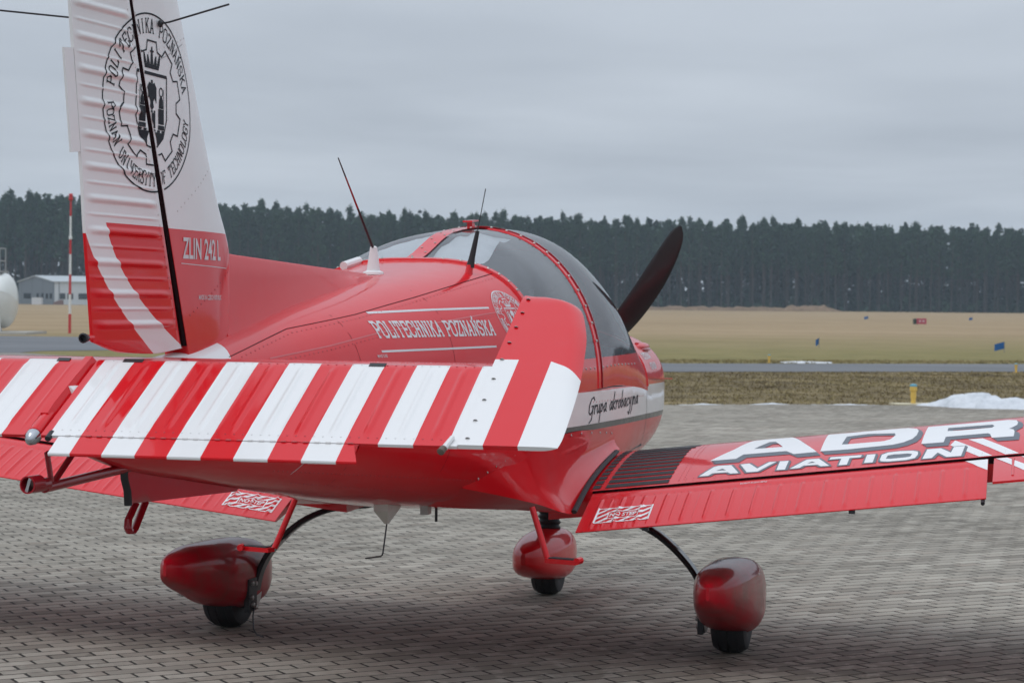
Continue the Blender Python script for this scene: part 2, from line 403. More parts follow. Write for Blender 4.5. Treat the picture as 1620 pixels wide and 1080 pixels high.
# ================================================================== THE SETTING
def ground_mat(name, fn, rough=.95, bump=.4, bscale=6, bd=.05):
    m, t = newmat(name); g = t.wpos(); sx = t.n('ShaderNodeSeparateXYZ'); t.t.links.new(g, sx.inputs[0])
    t.put(fn(t, g, sx.outputs[0], sx.outputs[1]), t.b.inputs['Base Color']); t.put(rough, t.b.inputs['Roughness'])
    t.b.inputs['Specular IOR Level'].default_value = .25
    if bump: t.bump(t.noise(bscale, 6, .65, g), bump, bd)
    return m
def field_col(t, g, X, Y):
    # tan winter grass, greener mown strip along the taxiway, heath-brown verge next to the apron
    n1 = t.noise(.05, 4, .6, t.scaled(g, 1, 2.5, 1, R(-30))); n2 = t.noise(.6, 6, .7, t.scaled(g, 1, 1.6, 1)); n3 = t.noise(9, 5, .7, g)
    tan = t.ramp(t.add(t.mul(n1, .55), t.mul(n2, .45)), (.34, (.24, .165, .088)), (.5, (.335, .24, .135)), (.68, (.40, .295, .175)))
    green = t.ramp(t.add(t.mul(n2, .6), t.mul(n3, .4)), (.35, (.15, .135, .045)), (.55, (.235, .195, .075)), (.7, (.30, .235, .11)))
    n4 = t.noise(.9, 5, .65, t.scaled(g, .45, 1.3, 1, R(-28)))
    brown = t.ramp(t.add(t.mul(n4, .7), t.mul(n3, .3)), (.36, (.075, .055, .03)), (.5, (.165, .125, .06)), (.64, (.30, .23, .115)))
    s = t.sub(Y, t.mul(X, .52))                          # distance across the taxiway's direction
    wob = t.mul(t.sub(n1, .5), 22)
    near = t.ramp(t.m('DIVIDE', t.sub(t.add(s, wob), 58), 50), (0, (1, 1, 1)), (1, (0, 0, 0)))
    c = t.mix(near, tan, green)
    v = t.ramp(t.m('DIVIDE', t.sub(t.add(s, t.mul(t.sub(n2, .5), 2)), 40.6), .8), (0, (1, 1, 1)), (1, (0, 0, 0)))
    return t.mix(v, c, brown)
def sheet(name, poly, z, mat):
    tr_ = tessellate_polygon([[Vector((x, y, 0)) for x, y in poly]])
    me = bpy.data.meshes.new(name); me.from_pydata([(x, y, z) for x, y in poly], [], tr_); me.update()
    bm = bmesh.new(); bm.from_mesh(me); bmesh.ops.recalc_face_normals(bm, faces=bm.faces)
    for f_ in bm.faces:
        if f_.normal.z < 0: f_.normal_flip()
    bm.to_mesh(me); bm.free(); me.materials.append(mat)
    return tag(link(bpy.data.objects.new(name, me)), kind='structure')
sheet('grass_field', [(-900, -900), (900, -900), (900, 900), (-900, 900)], -.035, ground_mat('winter_grass', field_col, bump=.5, bscale=5))
def asphalt_col(t, g, X, Y):
    n = t.add(t.mul(t.noise(.25, 5, .6, t.scaled(g, .35, 1.2, 1, R(-28))), .6), t.mul(t.noise(30, 4, .7, g), .4))
    return t.ramp(n, (.35, (.085, .088, .095)), (.65, (.155, .158, .165)))
sheet('taxiway', [(60, 71.5), (2.3, 41.5), (-1.8, 39.2), (-5.4, 37.1), (-14, 40.5), (-23.9, 47.9), (-25.3, 45.5), (-25, 43.6), (-60, 26), (-95, 60), (-60, 77), (-37.5, 65.9), (-33.5, 65.9), (-15, 48.5), (-6.5, 43.5), (2.3, 48.3), (60, 79)],
      -.025, ground_mat('taxiway_asphalt', asphalt_col, .55, .2, 40, .01))
# --- brick apron
RH = R(47.1); ux, uy = math.sin(RH), math.cos(RH); vx, vy = -uy, ux      # u runs along the courses, v across them
BL, BW, GAP = .1870, .0935, .0125
apron_poly = [(60, -70), (60, 41), (6, 24.6), (.67, 23.0), (-1.2, 22.5), (-2.8, 21.56), (-20.1, 39.4), (-25, 43.6), (-60, 26), (-80, -70)]
def wear(t, g, col):
    big = t.noise(.22, 5, .6, t.scaled(g, .5, 1, 1, -RH)); st = t.noise(1.3, 6, .65, t.scaled(g, .35, 1.3, 1, -RH)); fine = t.noise(55, 5, .7, g)
    damp = t.ramp(t.add(t.mul(big, .55), t.mul(st, .45)), (.40, (0, 0, 0)), (.60, (1, 1, 1)))
    c = t.mix(t.mul(damp, .72), col, (.165, .148, .118, 1))
    return t.mix(t.mul(fine, .55), c, t.mix(.4, c, (.11, .10, .09, 1))), damp, fine
m, t = newmat('concrete_brick'); g = t.wpos()
isl = t.n('ShaderNodeNewGeometry').outputs['Random Per Island']; orr = t.n('ShaderNodeObjectInfo').outputs['Random']
rr = t.m('FRACT', t.add(isl, orr))
base = t.ramp(rr, (0, (.24, .214, .178)), (.22, (.36, .326, .276)), (.5, (.42, .382, .322)), (.78, (.49, .448, .38)), (1, (.325, .28, .232)))
col, damp, fine = wear(t, g, base)
# dried-out pale patch on some bricks
pat = t.noise(7, 4, .6, g); dry = t.mul(t.ramp(pat, (.52, (0, 0, 0)), (.60, (1, 1, 1))), t.mul(damp, .55))
col = t.mix(dry, col, (.48, .445, .38, 1))
t.put(col, t.b.inputs['Base Color']); t.put(t.sub(.90, t.mul(damp, .15)), t.b.inputs['Roughness']); t.b.inputs['Specular IOR Level'].default_value = .14
t.bump(fine, .35, .004); M['brick'] = m
m, t = newmat('joint_sand'); g = t.wpos()
bt = t.n('ShaderNodeTexBrick'); bt.inputs['Scale'].default_value = 1; bt.inputs['Brick Width'].default_value = BL; bt.inputs['Row Height'].default_value = BW
bt.inputs['Mortar Size'].default_value = .006; bt.inputs['Color1'].default_value = (.30, .272, .245, 1); bt.inputs['Color2'].default_value = (.37, .335, .30, 1); bt.inputs['Mortar'].default_value = (.05, .044, .036, 1)
t.t.links.new(t.scaled(g, 1, 1, 1, -(math.pi/2-RH)), bt.inputs['Vector'])
colf, _, _ = wear(t, g, bt.outputs['Color'])
dist = t.n('ShaderNodeVectorMath', operation='DISTANCE'); t.t.links.new(g, dist.inputs[0]); dist.inputs[1].default_value = (1, 8, 0)
M['joint'] = plain('joint_soil', (.020, .016, .012), .95, vary=.4, scale=30)
t.put(colf, t.b.inputs['Base Color']); t.b.inputs['Roughness'].default_value = .85; M['brick_far'] = m
pavement = sheet('pavement', apron_poly, -.030, M['brick_far'])
def inside(poly, x, y):
    x = np.asarray(x); y = np.asarray(y); c = np.zeros(x.shape, bool); n = len(poly)
    for i in range(n):
        x1, y1 = poly[i]; x2, y2 = poly[(i+1) % n]
        k = ((y1 > y) != (y2 > y)) & (x < (x2-x1)*(y-y1)/(y2-y1+1e-12)+x1); c ^= k
    return c
built_poly = [(-3.2, -2.8), (4.4, -2.8), (6.2, 24.4), (.67, 22.95), (-1.2, 22.45), (-2.85, 21.5), (-8, 26.8), (-18.5, 25.5)]
jb = sheet('joint_bed', built_poly, -.0014, M['joint']); jb.parent = pavement; del jb['kind']
us = np.arange(-40, 60); vs_ = np.arange(-420, 420)
iu, iv = np.meshgrid(np.arange(-150, 260), np.arange(-330, 360))
U = iu*BL+np.where(iv % 2 == 0, 0, BL*.5)+((iv*7919) % 13-6)*.0012; V = iv*BW
BX = U*ux+V*vx-1.401; BY = U*uy+V*vy-1.328
keep = inside(built_poly, BX, BY); BX = BX[keep]; BY = BY[keep]
# which are seen largest: nearest to the camera inside the picture
dx = BX-CAM.x; dy = BY-CAM.y; dep = dx*fwd.x+dy*fwd.y-CAM.z*fwd.z; lat = (dx*rgt.x+dy*rgt.y-CAM.z*rgt.z)/dep; ver = (dx*upv.x+dy*upv.y-CAM.z*upv.z)/dep
inview = (np.abs(lat) < 815/FPX) & (ver > -545/FPX)
order = np.argsort(np.where(inview, dep, 1e9)); first = order[:300]; rest = order[300:]
ha, hb, bv, dp = (BL-GAP)/2, (BW-GAP)/2, .0030, .010
def brick_verts():
    q = [(-1, -1), (1, -1), (1, 1), (-1, 1)]
    lo = [(a*ha, b*hb, -dp) for a, b in q]; mid_ = [(a*ha, b*hb, -.0016) for a, b in q]; hi_ = [(a*(ha-bv), b*(hb-bv), 0) for a, b in q]
    v = np.array(lo+mid_+hi_); f = []
    for k in range(4):
        n_ = (k+1) % 4; f += [(k, n_, 4+n_, 4+k), (4+k, 4+n_, 8+n_, 8+k)]
    f.append((8, 9, 10, 11)); return v, np.array(f)
bvv, bff = brick_verts()
rot2 = np.array([[ux, vx], [uy, vy]])
bme = bpy.data.meshes.new('brick'); bme.from_pydata(bvv.tolist(), [], bff.tolist()); bme.materials.append(M['brick']); bme.update()
rs = np.random.RandomState(3)
for k in first:
    o = bpy.data.objects.new('brick', bme); COL.objects.link(o); o.parent = pavement
    o.location = (BX[k], BY[k], rs.uniform(-.0006, .0006)); o.rotation_euler = (rs.normal(0, .002), rs.normal(0, .002), math.pi/2-RH+rs.normal(0, .008))
N = len(rest); an = rs.normal(0, .008, N); zz = rs.uniform(-.0006, .0006, N); tx = rs.normal(0, .002, N); ty = rs.normal(0, .002, N)
ca, sa = np.cos(math.pi/2-RH+an), np.sin(math.pi/2-RH+an)
vx_ = bvv[None, :, 0]; vy_ = bvv[None, :, 1]
VV = np.empty((N, 12, 3)); VV[..., 0] = BX[rest][:, None]+vx_*ca[:, None]-vy_*sa[:, None]; VV[..., 1] = BY[rest][:, None]+vx_*sa[:, None]+vy_*ca[:, None]
VV[..., 2] = bvv[None, :, 2]+zz[:, None]+vx_*tx[:, None]+vy_*ty[:, None]
FF = (bff[None]+(np.arange(N)*12)[:, None, None]).reshape(-1, 4)
def npmesh(name, V_, F_, mat, parent=None, smooth=False):
    me = bpy.data.meshes.new(name); V_ = np.asarray(V_, np.float32).reshape(-1, 3); F_ = np.asarray(F_, np.int32); k = F_.shape[1]
    me.vertices.add(len(V_)); me.vertices.foreach_set('co', V_.ravel()); me.loops.add(F_.size); me.loops.foreach_set('vertex_index', F_.ravel())
    me.polygons.add(len(F_)); me.polygons.foreach_set('loop_start', np.arange(0, F_.size, k, dtype=np.int32))
    me.update(calc_edges=True); me.validate(); me.materials.append(mat)
    if smooth: me.polygons.foreach_set('use_smooth', [True]*len(F_))
    return link(bpy.data.objects.new(name, me), parent)
tag(npmesh('brick_courses', VV, FF, M['brick'], pavement), kind='stuff')

# --- grass tufts on the verge and along the taxiway
def tufts(name, label, polys, n, hmin, hmax, stops, seed):
    r_ = np.random.RandomState(seed); Vs = []; 
    for poly, cnt in zip(polys, n):
        a = np.array(poly); P_ = []
        while len(P_) < cnt:
            q = r_.uniform(a.min(0), a.max(0), (cnt*2, 2)); q = q[inside(poly, q[:, 0], q[:, 1])]; P_ += q.tolist()
        P_ = np.array(P_[:cnt])
        for b in range(4):
            hgt = r_.uniform(hmin, hmax, cnt); an = r_.uniform(0, 6.28, cnt); ln = r_.normal(0, .7, cnt)*hgt; ln2 = r_.normal(0, .7, cnt)*hgt; wd = r_.uniform(.006, .02, cnt)
            o = r_.normal(0, .03, (cnt, 2)); x = P_[:, 0]+o[:, 0]; y = P_[:, 1]+o[:, 1]
            tri = np.stack([np.stack([x-np.cos(an)*wd, y-np.sin(an)*wd, np.full(cnt, -.04)], 1), np.stack([x+np.cos(an)*wd, y+np.sin(an)*wd, np.full(cnt, -.04)], 1), np.stack([x+ln, y+ln2, hgt-.035], 1)], 1)
            Vs.append(tri)
    Vs = np.concatenate(Vs); m_, t_ = newmat(name+'_blades')
    rp = t_.n('ShaderNodeNewGeometry').outputs['Random Per Island']; pn = t_.noise(.9, 5, .65, t_.scaled(t_.wpos(), .45, 1.3, 1, R(-28)))
    t_.put(t_.ramp(t_.add(t_.mul(rp, .12), t_.mul(pn, .88)), *stops), t_.b.inputs['Base Color']); t_.b.inputs['Roughness'].default_value = .9
    o = npmesh(name, Vs, np.arange(len(Vs)*3).reshape(-1, 3), m_)
    return tag(o, label, 'grass', kind='stuff')
island = [(-2.7, 21.7), (-1.2, 22.7), (.67, 23.2), (8, 25.5), (8, 44.3), (2.3, 41.3), (-1.8, 39.0), (-5.4, 36.9), (-13, 38.5), (-16, 36), (-8, 27)]
tufts('verge_grass', 'brown heathy winter grass on the verge between apron and taxiway', [island], [14000], .010, .045,
      ((.34, (.095, .068, .036)), (.45, (.19, .142, .068)), (.55, (.245, .20, .085)), (.66, (.42, .33, .18))), 5)
tufts('field_grass', 'short greenish tan grass beyond the asphalt taxiway', [[(-7, 43.6), (2.3, 48.5), (12, 53.6), (12, 56.5), (2, 51.5), (-8, 46.5), (-15, 50.5), (-15, 48.8)]], [4000], .02, .06,
      ((.34, (.15, .13, .05)), (.5, (.26, .21, .09)), (.66, (.36, .28, .15))), 6)
# --- sandy ridge in front of the wood
mb = MB(); rows = []
cF = Vector((fwd.x, fwd.y, 0)).normalized(); cR = Vector((cF.y, -cF.x, 0))
def at(lat_, dep_, z=0): return Vector((CAM.x, CAM.y, 0))+cR*lat_+cF*dep_+Vector((0, 0, z))
r_ = random.Random(4)
for i in range(60):
    l = 22+i*.9; e = min(1, i/6)*min(1, (59-i)/5); hh = (.65+.45*r_.random()+.5*(1 if i > 44 else 0))*e
    rows.append([at(l, 462+k*2.2, hh*max(0, 1-(k-2)**2/4.2)-.04) for k in range(5)])
mb.grid(rows); tag(mb.build('sand_mound', ground_mat('dry_bracken', lambda t, g, X, Y: t.ramp(t.noise(.8, 5, .7, g), (.35, (.13, .085, .05)), (.65, (.26, .175, .11))))), kind='structure')

# --- pine wood
def needle_mat(name, lo, hi):
    m_, t_ = newmat(name); rp = t_.n('ShaderNodeNewGeometry').outputs['Random Per Island']; ob = t_.n('ShaderNodeObjectInfo').outputs['Random']
    f = t_.add(t_.mul(rp, .6), t_.mul(ob, .4)); t_.put(t_.ramp(f, (.1, lo), (.9, hi)), t_.b.inputs['Base Color']); t_.b.inputs['Roughness'].default_value = .8
    t_.b.inputs['Specular IOR Level'].default_value = .2
    return m_
M['needles'] = needle_mat('pine_needles', (.018, .044, .025), (.050, .094, .048))
m_, t_ = newmat('pine_bark'); zz_ = t_.xyz()[2]; nn = t_.noise(3, 4, .6, t_.vec)
t_.put(t_.mix(t_.ramp(t_.m('DIVIDE', zz_, 22.0), (.25, (0, 0, 0)), (.6, (1, 1, 1))), t_.ramp(nn, (.3, (.042, .036, .034)), (.7, (.074, .064, .058))), (.10, .058, .040, 1)), t_.b.inputs['Base Color'])
t_.b.inputs['Roughness'].default_value = .9; M['bark'] = m_
def pine_arrays(seed, nq, H, cb_, rad, qs=(.28, .6)):
    """crown quads of one pine: clumps on upswept boughs"""
    r_ = np.random.RandomState(seed); boughs = []
    nb_ = 26
    for i in range(nb_):
        z = cb_+(H-cb_)*(i/nb_)**.85; k = (z-cb_)/(H-cb_); rr_ = rad*(1.02-k)**.68*(.5+.5*min(1, k*3.2))*r_.uniform(.6, 1.15); a = r_.uniform(0, 6.28)
        boughs.append((z, a, rr_))
    bz = np.array(boughs); idx = r_.randint(0, nb_, nq); tt = r_.beta(2.2, 1.1, nq)
    ctr = np.stack([np.cos(bz[idx, 1])*bz[idx, 2]*tt, np.sin(bz[idx, 1])*bz[idx, 2]*tt, bz[idx, 0]+tt*bz[idx, 2]*.22], 1)
    ctr += r_.normal(0, .22, (nq, 3))*np.array([1.3, 1.3, .8])
    top_ = r_.rand(nq) < .05; ctr[top_] = np.array([0, 0, H-.4])+r_.normal(0, 1, (top_.sum(), 3))*np.array([.26, .26, .5])
    A = r_.normal(0, 1, (nq, 3)); A /= np.linalg.norm(A, axis=1)[:, None]; B = np.cross(A, r_.normal(0, 1, (nq, 3))); B /= np.linalg.norm(B, axis=1)[:, None]
    s = r_.uniform(*qs, nq)[:, None]*.5
    q = np.stack([ctr-A*s-B*s*.6, ctr+A*s-B*s*.35, ctr+A*s*.8+B*s*.6, ctr-A*s*.7+B*s*.5], 1)
    return q
def trunk_arrays(H, r0, n=6, segs=5, lean=(0, 0)):
    V_ = []; 
    for i in range(segs+1):
        k = i/segs; 
        for j in range(n): V_.append((lean[0]*k*k+math.cos(j*6.283/n)*r0*(1-.85*k), lean[1]*k*k+math.sin(j*6.283/n)*r0*(1-.85*k), H*k-.1))
    F_ = [(i*n+j, i*n+(j+1) % n, (i+1)*n+(j+1) % n, (i+1)*n+j) for i in range(segs) for j in range(n)]
    return np.array(V_), np.array(F_)
variants = []
for s in range(6):
    rv = np.random.RandomState(40+s); H = 22+rv.uniform(-1.5, 1.5); q = pine_arrays(s, 1150, H, H*rv.uniform(.42, .56), rv.uniform(2.7, 3.6))
    cme = npmesh('crown', q.reshape(-1, 3), np.arange(len(q)*4).reshape(-1, 4), M['needles'])
    tv, tf = trunk_arrays(H*.97, .19, lean=(rv.uniform(-.5, .5), rv.uniform(-.5, .5)))
    # a few dead snags below the crown
    snag = []
    for k in range(7):
        z = rv.uniform(.25, .5)*H; a = rv.uniform(0, 6.28); L = rv.uniform(.6, 1.6); d = np.array([math.cos(a), math.sin(a), -.1]); e = np.array([0, 0, .03])
        snag.append([np.array([0, 0, z])-e, np.array([0, 0, z])+e, np.array([0, 0, z])+d*L+e*.3, np.array([0, 0, z])+d*L-e*.3])
    sv = np.array(snag).reshape(-1, 3); sf = np.arange(len(sv)).reshape(-1, 4)+len(tv)
    tme = npmesh('trunk', np.concatenate([tv, sv]), np.concatenate([tf, sf]), M['bark'])
    variants.append((cme.data, tme.data)); bpy.data.objects.remove(cme); bpy.data.objects.remove(tme)
rf = random.Random(11)
hscale = lin([-135, -112, -70, -40, 0, 60, 140], [1.165, 1.155, 1.08, 1.01, .98, .945, .905])
count = 0
for row in range(3):
    l = -124+row*.9
    while l < 126 and count < 296:
        d = 496+row*3.4+rf.uniform(-1.3, 1.3); s = hscale(l)*rf.uniform(.945, 1.02); c_, t_ = variants[rf.randrange(6)]
        e = empty('pine_tree', at(l+rf.uniform(-.8, .8), d)); e.rotation_euler = (0, 0, rf.uniform(0, 6.28)); e.scale = (s*rf.uniform(.9, 1.15),)*2+(s,)
        tag(e, 'tall dark pine with a bare trunk standing in the front of the far wood', 'pine tree', 'pines along the edge of the wood')
        link(bpy.data.objects.new('trunk', t_), e); link(bpy.data.objects.new('crown', c_), e)
        l += rf.uniform(2.05, 3.0); count += 1
# the depth of the wood behind the front rows, one mass
QS = []; TV = []; TF = []; off_ = 0; rr_ = np.random.RandomState(21)
for row in range(11):
    for l in np.arange(-235, 236, 3.6):
        inv = abs(l) < 127
        if row < 3 and inv: continue
        d = 496+row*4.0+rr_.uniform(-1.8, 1.8); ll = l+rr_.uniform(-1.6, 1.6); s = hscale(ll)*rr_.uniform(.9, 1.06); H = 22*s
        p = np.array(at(ll, d)); q = pine_arrays(rr_.randint(1e6), 120, H, H*.40, 2.8, (.8, 1.7)); QS.append(q+p)
        tv, tf = trunk_arrays(H*.95, .2, 4, 1); TV.append(tv+p); TF.append(tf+off_); off_ += len(tv)
# young spruces and scrub that close the wood near the ground
for l in np.arange(-230, 231, 1.7):
    for d0, hm in ((500, 3.0), (508, 6.5), (518, 11), (528, 13), (540, 14), (548, 15)):
        p = np.array(at(l+rr_.uniform(-1.2, 1.2), d0+rr_.uniform(-3, 3))); hh = hm*rr_.uniform(.4, 1.25); n_ = 20+int(hm*(2.5 if hm < 11 else 4.5))
        a = rr_.uniform(0, 6.28, n_); k = rr_.rand(n_); ct = np.stack([np.cos(a)*1.5*(1-k*.7), np.sin(a)*1.5*(1-k*.7), k*hh], 1)+p
        A = rr_.normal(0, 1, (n_, 3)); A /= np.linalg.norm(A, axis=1)[:, None]; B = np.cross(A, rr_.normal(0, 1, (n_, 3))); B /= np.linalg.norm(B, axis=1)[:, None]; s = rr_.uniform(.3, .8, n_)[:, None]
        QS.append(np.stack([ct-A*s-B*s*.6, ct+A*s-B*s*.4, ct+A*s*.8+B*s*.6, ct-A*s*.7+B*s*.5], 1))
Q = np.concatenate(QS)
M['needles_dark'] = needle_mat('spruce_needles', (.014, .032, .022), (.036, .066, .042))
wood = npmesh('pine_wood', Q.reshape(-1, 3), np.arange(len(Q)*4).reshape(-1, 4), M['needles_dark'])
tag(wood, 'dense dark mass of the pine wood behind its front trees', 'forest', kind='stuff')
tw = npmesh('trunks', np.concatenate(TV), np.concatenate(TF), M['bark'], wood); tag(tw, kind='stuff')

# --- haze: slightly misty winter air
hz = MB().box((-960, -960, -1.2), (960, 960, 42)).build('haze', None, None, False)
m_ = bpy.data.materials.new('mist'); m_.use_nodes = True; m_.node_tree.nodes.clear()
vo = m_.node_tree.nodes.new('ShaderNodeVolumePrincipled'); mo = m_.node_tree.nodes.new('ShaderNodeOutputMaterial')
vo.inputs['Color'].default_value = (.76, .90, 1.0, 1); vo.inputs['Density'].default_value = .00036; vo.inputs['Anisotropy'].default_value = .2
m_.node_tree.links.new(vo.outputs[0], mo.inputs['Volume']); hz.data.materials.append(m_)
tag(hz, 'thin pale haze hanging over the airfield', 'haze', kind='stuff')

# --- hangar at the edge of the wood
M['cladding'] = None
def clad(name, col):
    m_, t_ = newmat(name); x, y, z = t_.xyz()
    rib = t_.m('FRACT', t_.mul(t_.add(x, y), 1.6)); k = t_.ramp(rib, (.0, (.82, .82, .82)), (.12, (1, 1, 1)), (.9, (1, 1, 1)), (1, (.82, .82, .82)))
    t_.put(t_.mix(1.0, c4(col), k, 'MULTIPLY'), t_.b.inputs['Base Color']); t_.b.inputs['Roughness'].default_value = .5; return m_
M['clad_grey'] = clad('grey_cladding', (.17, .20, .23)); M['clad_white'] = clad('pale_cladding', (.62, .66, .68)); M['clad_roof'] = clad('roof_sheet', (.52, .56, .58))
M['pane'] = plain('dark_window', (.03, .035, .04), .15); M['brickred'] = plain('dull_shed', (.20, .13, .12), .8)
hg = empty('hangar', at((84-810)/FPX*455, 455)); a20 = R(35)
ds = cR*math.cos(a20)+cF*math.sin(a20); dg_ = cF*math.cos(a20)-cR*math.sin(a20)
def hp(s, g_, z): return ds*s+dg_*g_+Vector((0, 0, z))
WG, LS, EH, RHt = 20.5, 40, 5.0, 6.25
MB().add([hp(0, 0, 0), hp(0, WG, 0), hp(0, WG, EH), hp(0, WG/2, RHt), hp(0, 0, EH), hp(.25, 0, 0), hp(.25, WG, 0), hp(.25, WG, EH), hp(.25, WG/2, RHt), hp(.25, 0, EH)],
         [(0, 1, 2, 3, 4), (5, 9, 8, 7, 6), (0, 5, 6, 1), (1, 6, 7, 2), (4, 9, 5, 0)]).build('gable_wall', M['clad_grey'], hg, False)
MB().add([hp(.26, .02, 0), hp(LS, .02, 0), hp(LS, .02, EH), hp(.26, .02, EH), hp(.26, .3, 0), hp(LS, .3, 0), hp(LS, .3, EH), hp(.26, .3, EH)], [(0, 1, 2, 3), (7, 6, 5, 4), (0, 4, 5, 1), (2, 6, 7, 3), (1, 5, 6, 2), (0, 3, 7, 4)]).build('side_wall', M['clad_white'], hg, False)
MB().add([hp(.26, WG-.3, 0), hp(LS, WG-.3, 0), hp(LS, WG-.3, EH), hp(.26, WG-.3, EH), hp(LS, .3, 0), hp(LS, .3, EH), hp(LS, WG/2, RHt)], [(0, 1, 2, 3), (1, 4, 5, 6, 2)]).build('rear_wall', M['clad_grey'], hg, False)
e_ = .25
MB().add([hp(-e_, -.4, EH-.02), hp(LS+e_, -.4, EH-.02), hp(LS+e_, WG/2, RHt+.06), hp(-e_, WG/2, RHt+.06), hp(LS+e_, WG+.4, EH-.02), hp(-e_, WG+.4, EH-.02),
          hp(-e_, -.4, EH+.16), hp(LS+e_, -.4, EH+.16), hp(LS+e_, WG/2, RHt+.24), hp(-e_, WG/2, RHt+.24), hp(LS+e_, WG+.4, EH+.16), hp(-e_, WG+.4, EH+.16)],
         [(0, 1, 2, 3), (3, 2, 4, 5), (6, 9, 8, 7), (9, 11, 10, 8), (0, 6, 7, 1), (5, 4, 10, 11), (0, 3, 9, 6), (3, 5, 11, 9), (1, 7, 8, 2), (2, 8, 10, 4)]).build('roof', M['clad_roof'], hg, False)
def hwin(name, s0, s1, z0, z1, side, mat):
    if side: c = hp((s0+s1)/2, -.03, (z0+z1)/2); o = MB().obox(c, ds*(s1-s0)/2, dg_*.04, Vector((0, 0, (z1-z0)/2)))
    else: c = hp(-.03, (s0+s1)/2, (z0+z1)/2); o = MB().obox(c, ds*.04, dg_*(s1-s0)/2, Vector((0, 0, (z1-z0)/2)))
    return o.build(name, mat, hg, False)
for g0, g1 in ((13.0, 17.2), (8.3, 9.6), (5.6, 6.9), (3.0, 4.3), (.7, 2.0)): hwin('window', g0, g1, 1.3, 2.45, False, M['pane'])
for s0 in (1.5, 3.3, 5.9, 6.9, 10.1, 17, 24, 31): hwin('window', s0, s0+(1.3 if s0 < 7 else 2.4), 1.2, 2.5, True, M['pane'])
hwin('gate', 14.0, 16.4, 0, 3.1, True, M['clad_grey']); hwin('downpipe', 1.25, 1.4, 0, EH, True, M['clad_grey'])
tag(hg, 'low grey and white metal hangar at the edge of the far wood', 'hangar')
cr_ = MB().obox(at((58.5-810)/FPX*450, 450, .75), cR*1.05, cF*.8, (0, 0, .75)).build('storage_crate', plain('crate_white', (.6, .61, .62), .6), None, False)
tag(cr_, 'small white box standing in front of the hangar gable', 'crate')
mb = MB(); c = at((92-810)/FPX*449, 449, .0); mb.add([c-cR*1.3, c+cR*.8, c+cR*.75+Vector((0, 0, 1.0)), c+cR*.2+Vector((0, 0, 1.0)), c-cR*.9+Vector((0, 0, .55)), c-cR*1.3+cF*1.6, c+cR*.8+cF*1.6, c+cR*.75+cF*1.6+Vector((0, 0, 1.0)), c+cR*.2+cF*1.6+Vector((0, 0, 1.0)), c-cR*.9+cF*1.6+Vector((0, 0, .55))],
       [(0, 1, 2, 3, 4), (9, 8, 7, 6, 5), (4, 3, 8, 9), (3, 2, 7, 8), (2, 1, 6, 7), (0, 4, 9, 5)])
tag(mb.build('rubble_heap', M['brickred'], None, False), 'low reddish heap beside the hangar corner', 'heap')

# --- fuel tank
tk = empty('fuel_tank', at(-22.0, 87.6)); M['tank'] = plain('tank_white', (.74, .76, .73), .35, 0, .3, vary=.08, scale=2); M['tank_low'] = plain('tank_white_dirty', (.66, .66, .62), .4, 0, .2, vary=.12, scale=1.5)
ax = -cR; rad = 1.17; zc_ = 1.37; e0 = Vector((.95, 0, 0)); tip = cR*.93
def tank_rows(a0, a1, rr, n):
    prof = [(0, .0), (.04, .35), (.11, .6), (.22, .80), (.36, .93), (.52, 1.0), (7.5, 1.0)]; rows_ = []
    for h, k in prof:
        rows_.append([tip+ax*h+(cF*math.cos(a0+(a1-a0)*j/n)+Vector((0, 0, 1))*math.sin(a0+(a1-a0)*j/n))*rr*max(k, .002)+Vector((0, 0, zc_)) for j in range(n+1)])
    return rows_
MB().grid(tank_rows(R(-200), R(20), rad, 28)).build('shell', M['tank_low'], tk)
cov = MB().grid(tank_rows(R(20), R(160), rad+.02, 22)).build('upper_cover', M['tank'], tk)
lip = MB()
for a in (20, 160):
    v_ = (cF*math.cos(R(a))+Vector((0, 0, 1))*math.sin(R(a)))*(rad+.02)+Vector((0, 0, zc_)); lip.obox(tip+ax*4.3+v_, ax*3.3, cF*.03, Vector((0, 0, .02)))
lip.build('cover_lip', plain('lip_grey', (.16, .17, .16), .6), tk, False)
for k in (.72, 5.6): MB().obox(tip+ax*k+Vector((0, 0, .62))-cF*1.02, ax*.24, cF*.16, Vector((0, 0, .6))).build('saddle', M['tank'], tk, False)
for k in (1.05, 5.6): MB().obox(tip+ax*k+Vector((0, 0, .42)), ax*.24, cF*.7, Vector((0, 0, .4))).build('saddle', M['tank_low'], tk, False)
st = MB(); a_ = R(180+1)
rows = [[tip+ax*h+(cF*math.cos(a)+Vector((0, 0, 1))*math.sin(a))*(rad+.012)+Vector((0, 0, zc_+.0)) for a in (R(183), R(180), R(176), R(173))] for h in (1.2, 7.4)]
st.grid(rows).build('blue_stripe', plain('stripe_blue', (.22, .42, .66), .5), tk)
rl = MB(); zt_ = zc_+rad
for k in (.62+.0, .95, 2.4, 4.2, 6.0):
    for s in (-1, 1): rl.tube([tip+ax*k+cF*.5*s+Vector((0, 0, zt_-.12)), tip+ax*k+cF*.5*s+Vector((0, 0, zt_+1.05))], .02, 6)
for z in (.52, 1.05):
    for s in (-1, 1): rl.tube([tip+ax*.62+cF*.5*s+Vector((0, 0, zt_+z)), tip+ax*6+cF*.5*s+Vector((0, 0, zt_+z))], .018, 6)
    rl.tube([tip+ax*.62-cF*.5+Vector((0, 0, zt_+z)), tip+ax*.62+cF*.5+Vector((0, 0, zt_+z))], .018, 6)
rl.build('railing', plain('galvanised', (.42, .43, .42), .5, .6), tk)
MB().obox(tip+ax*3.3+Vector((0, 0, zt_+.06)), ax*2.8, cF*.55, Vector((0, 0, .04))).build('walkway', plain('grating', (.3, .31, .31), .7), tk, False)
tag(tk, 'white horizontal fuel tank with a railed walkway on top', 'fuel tank')
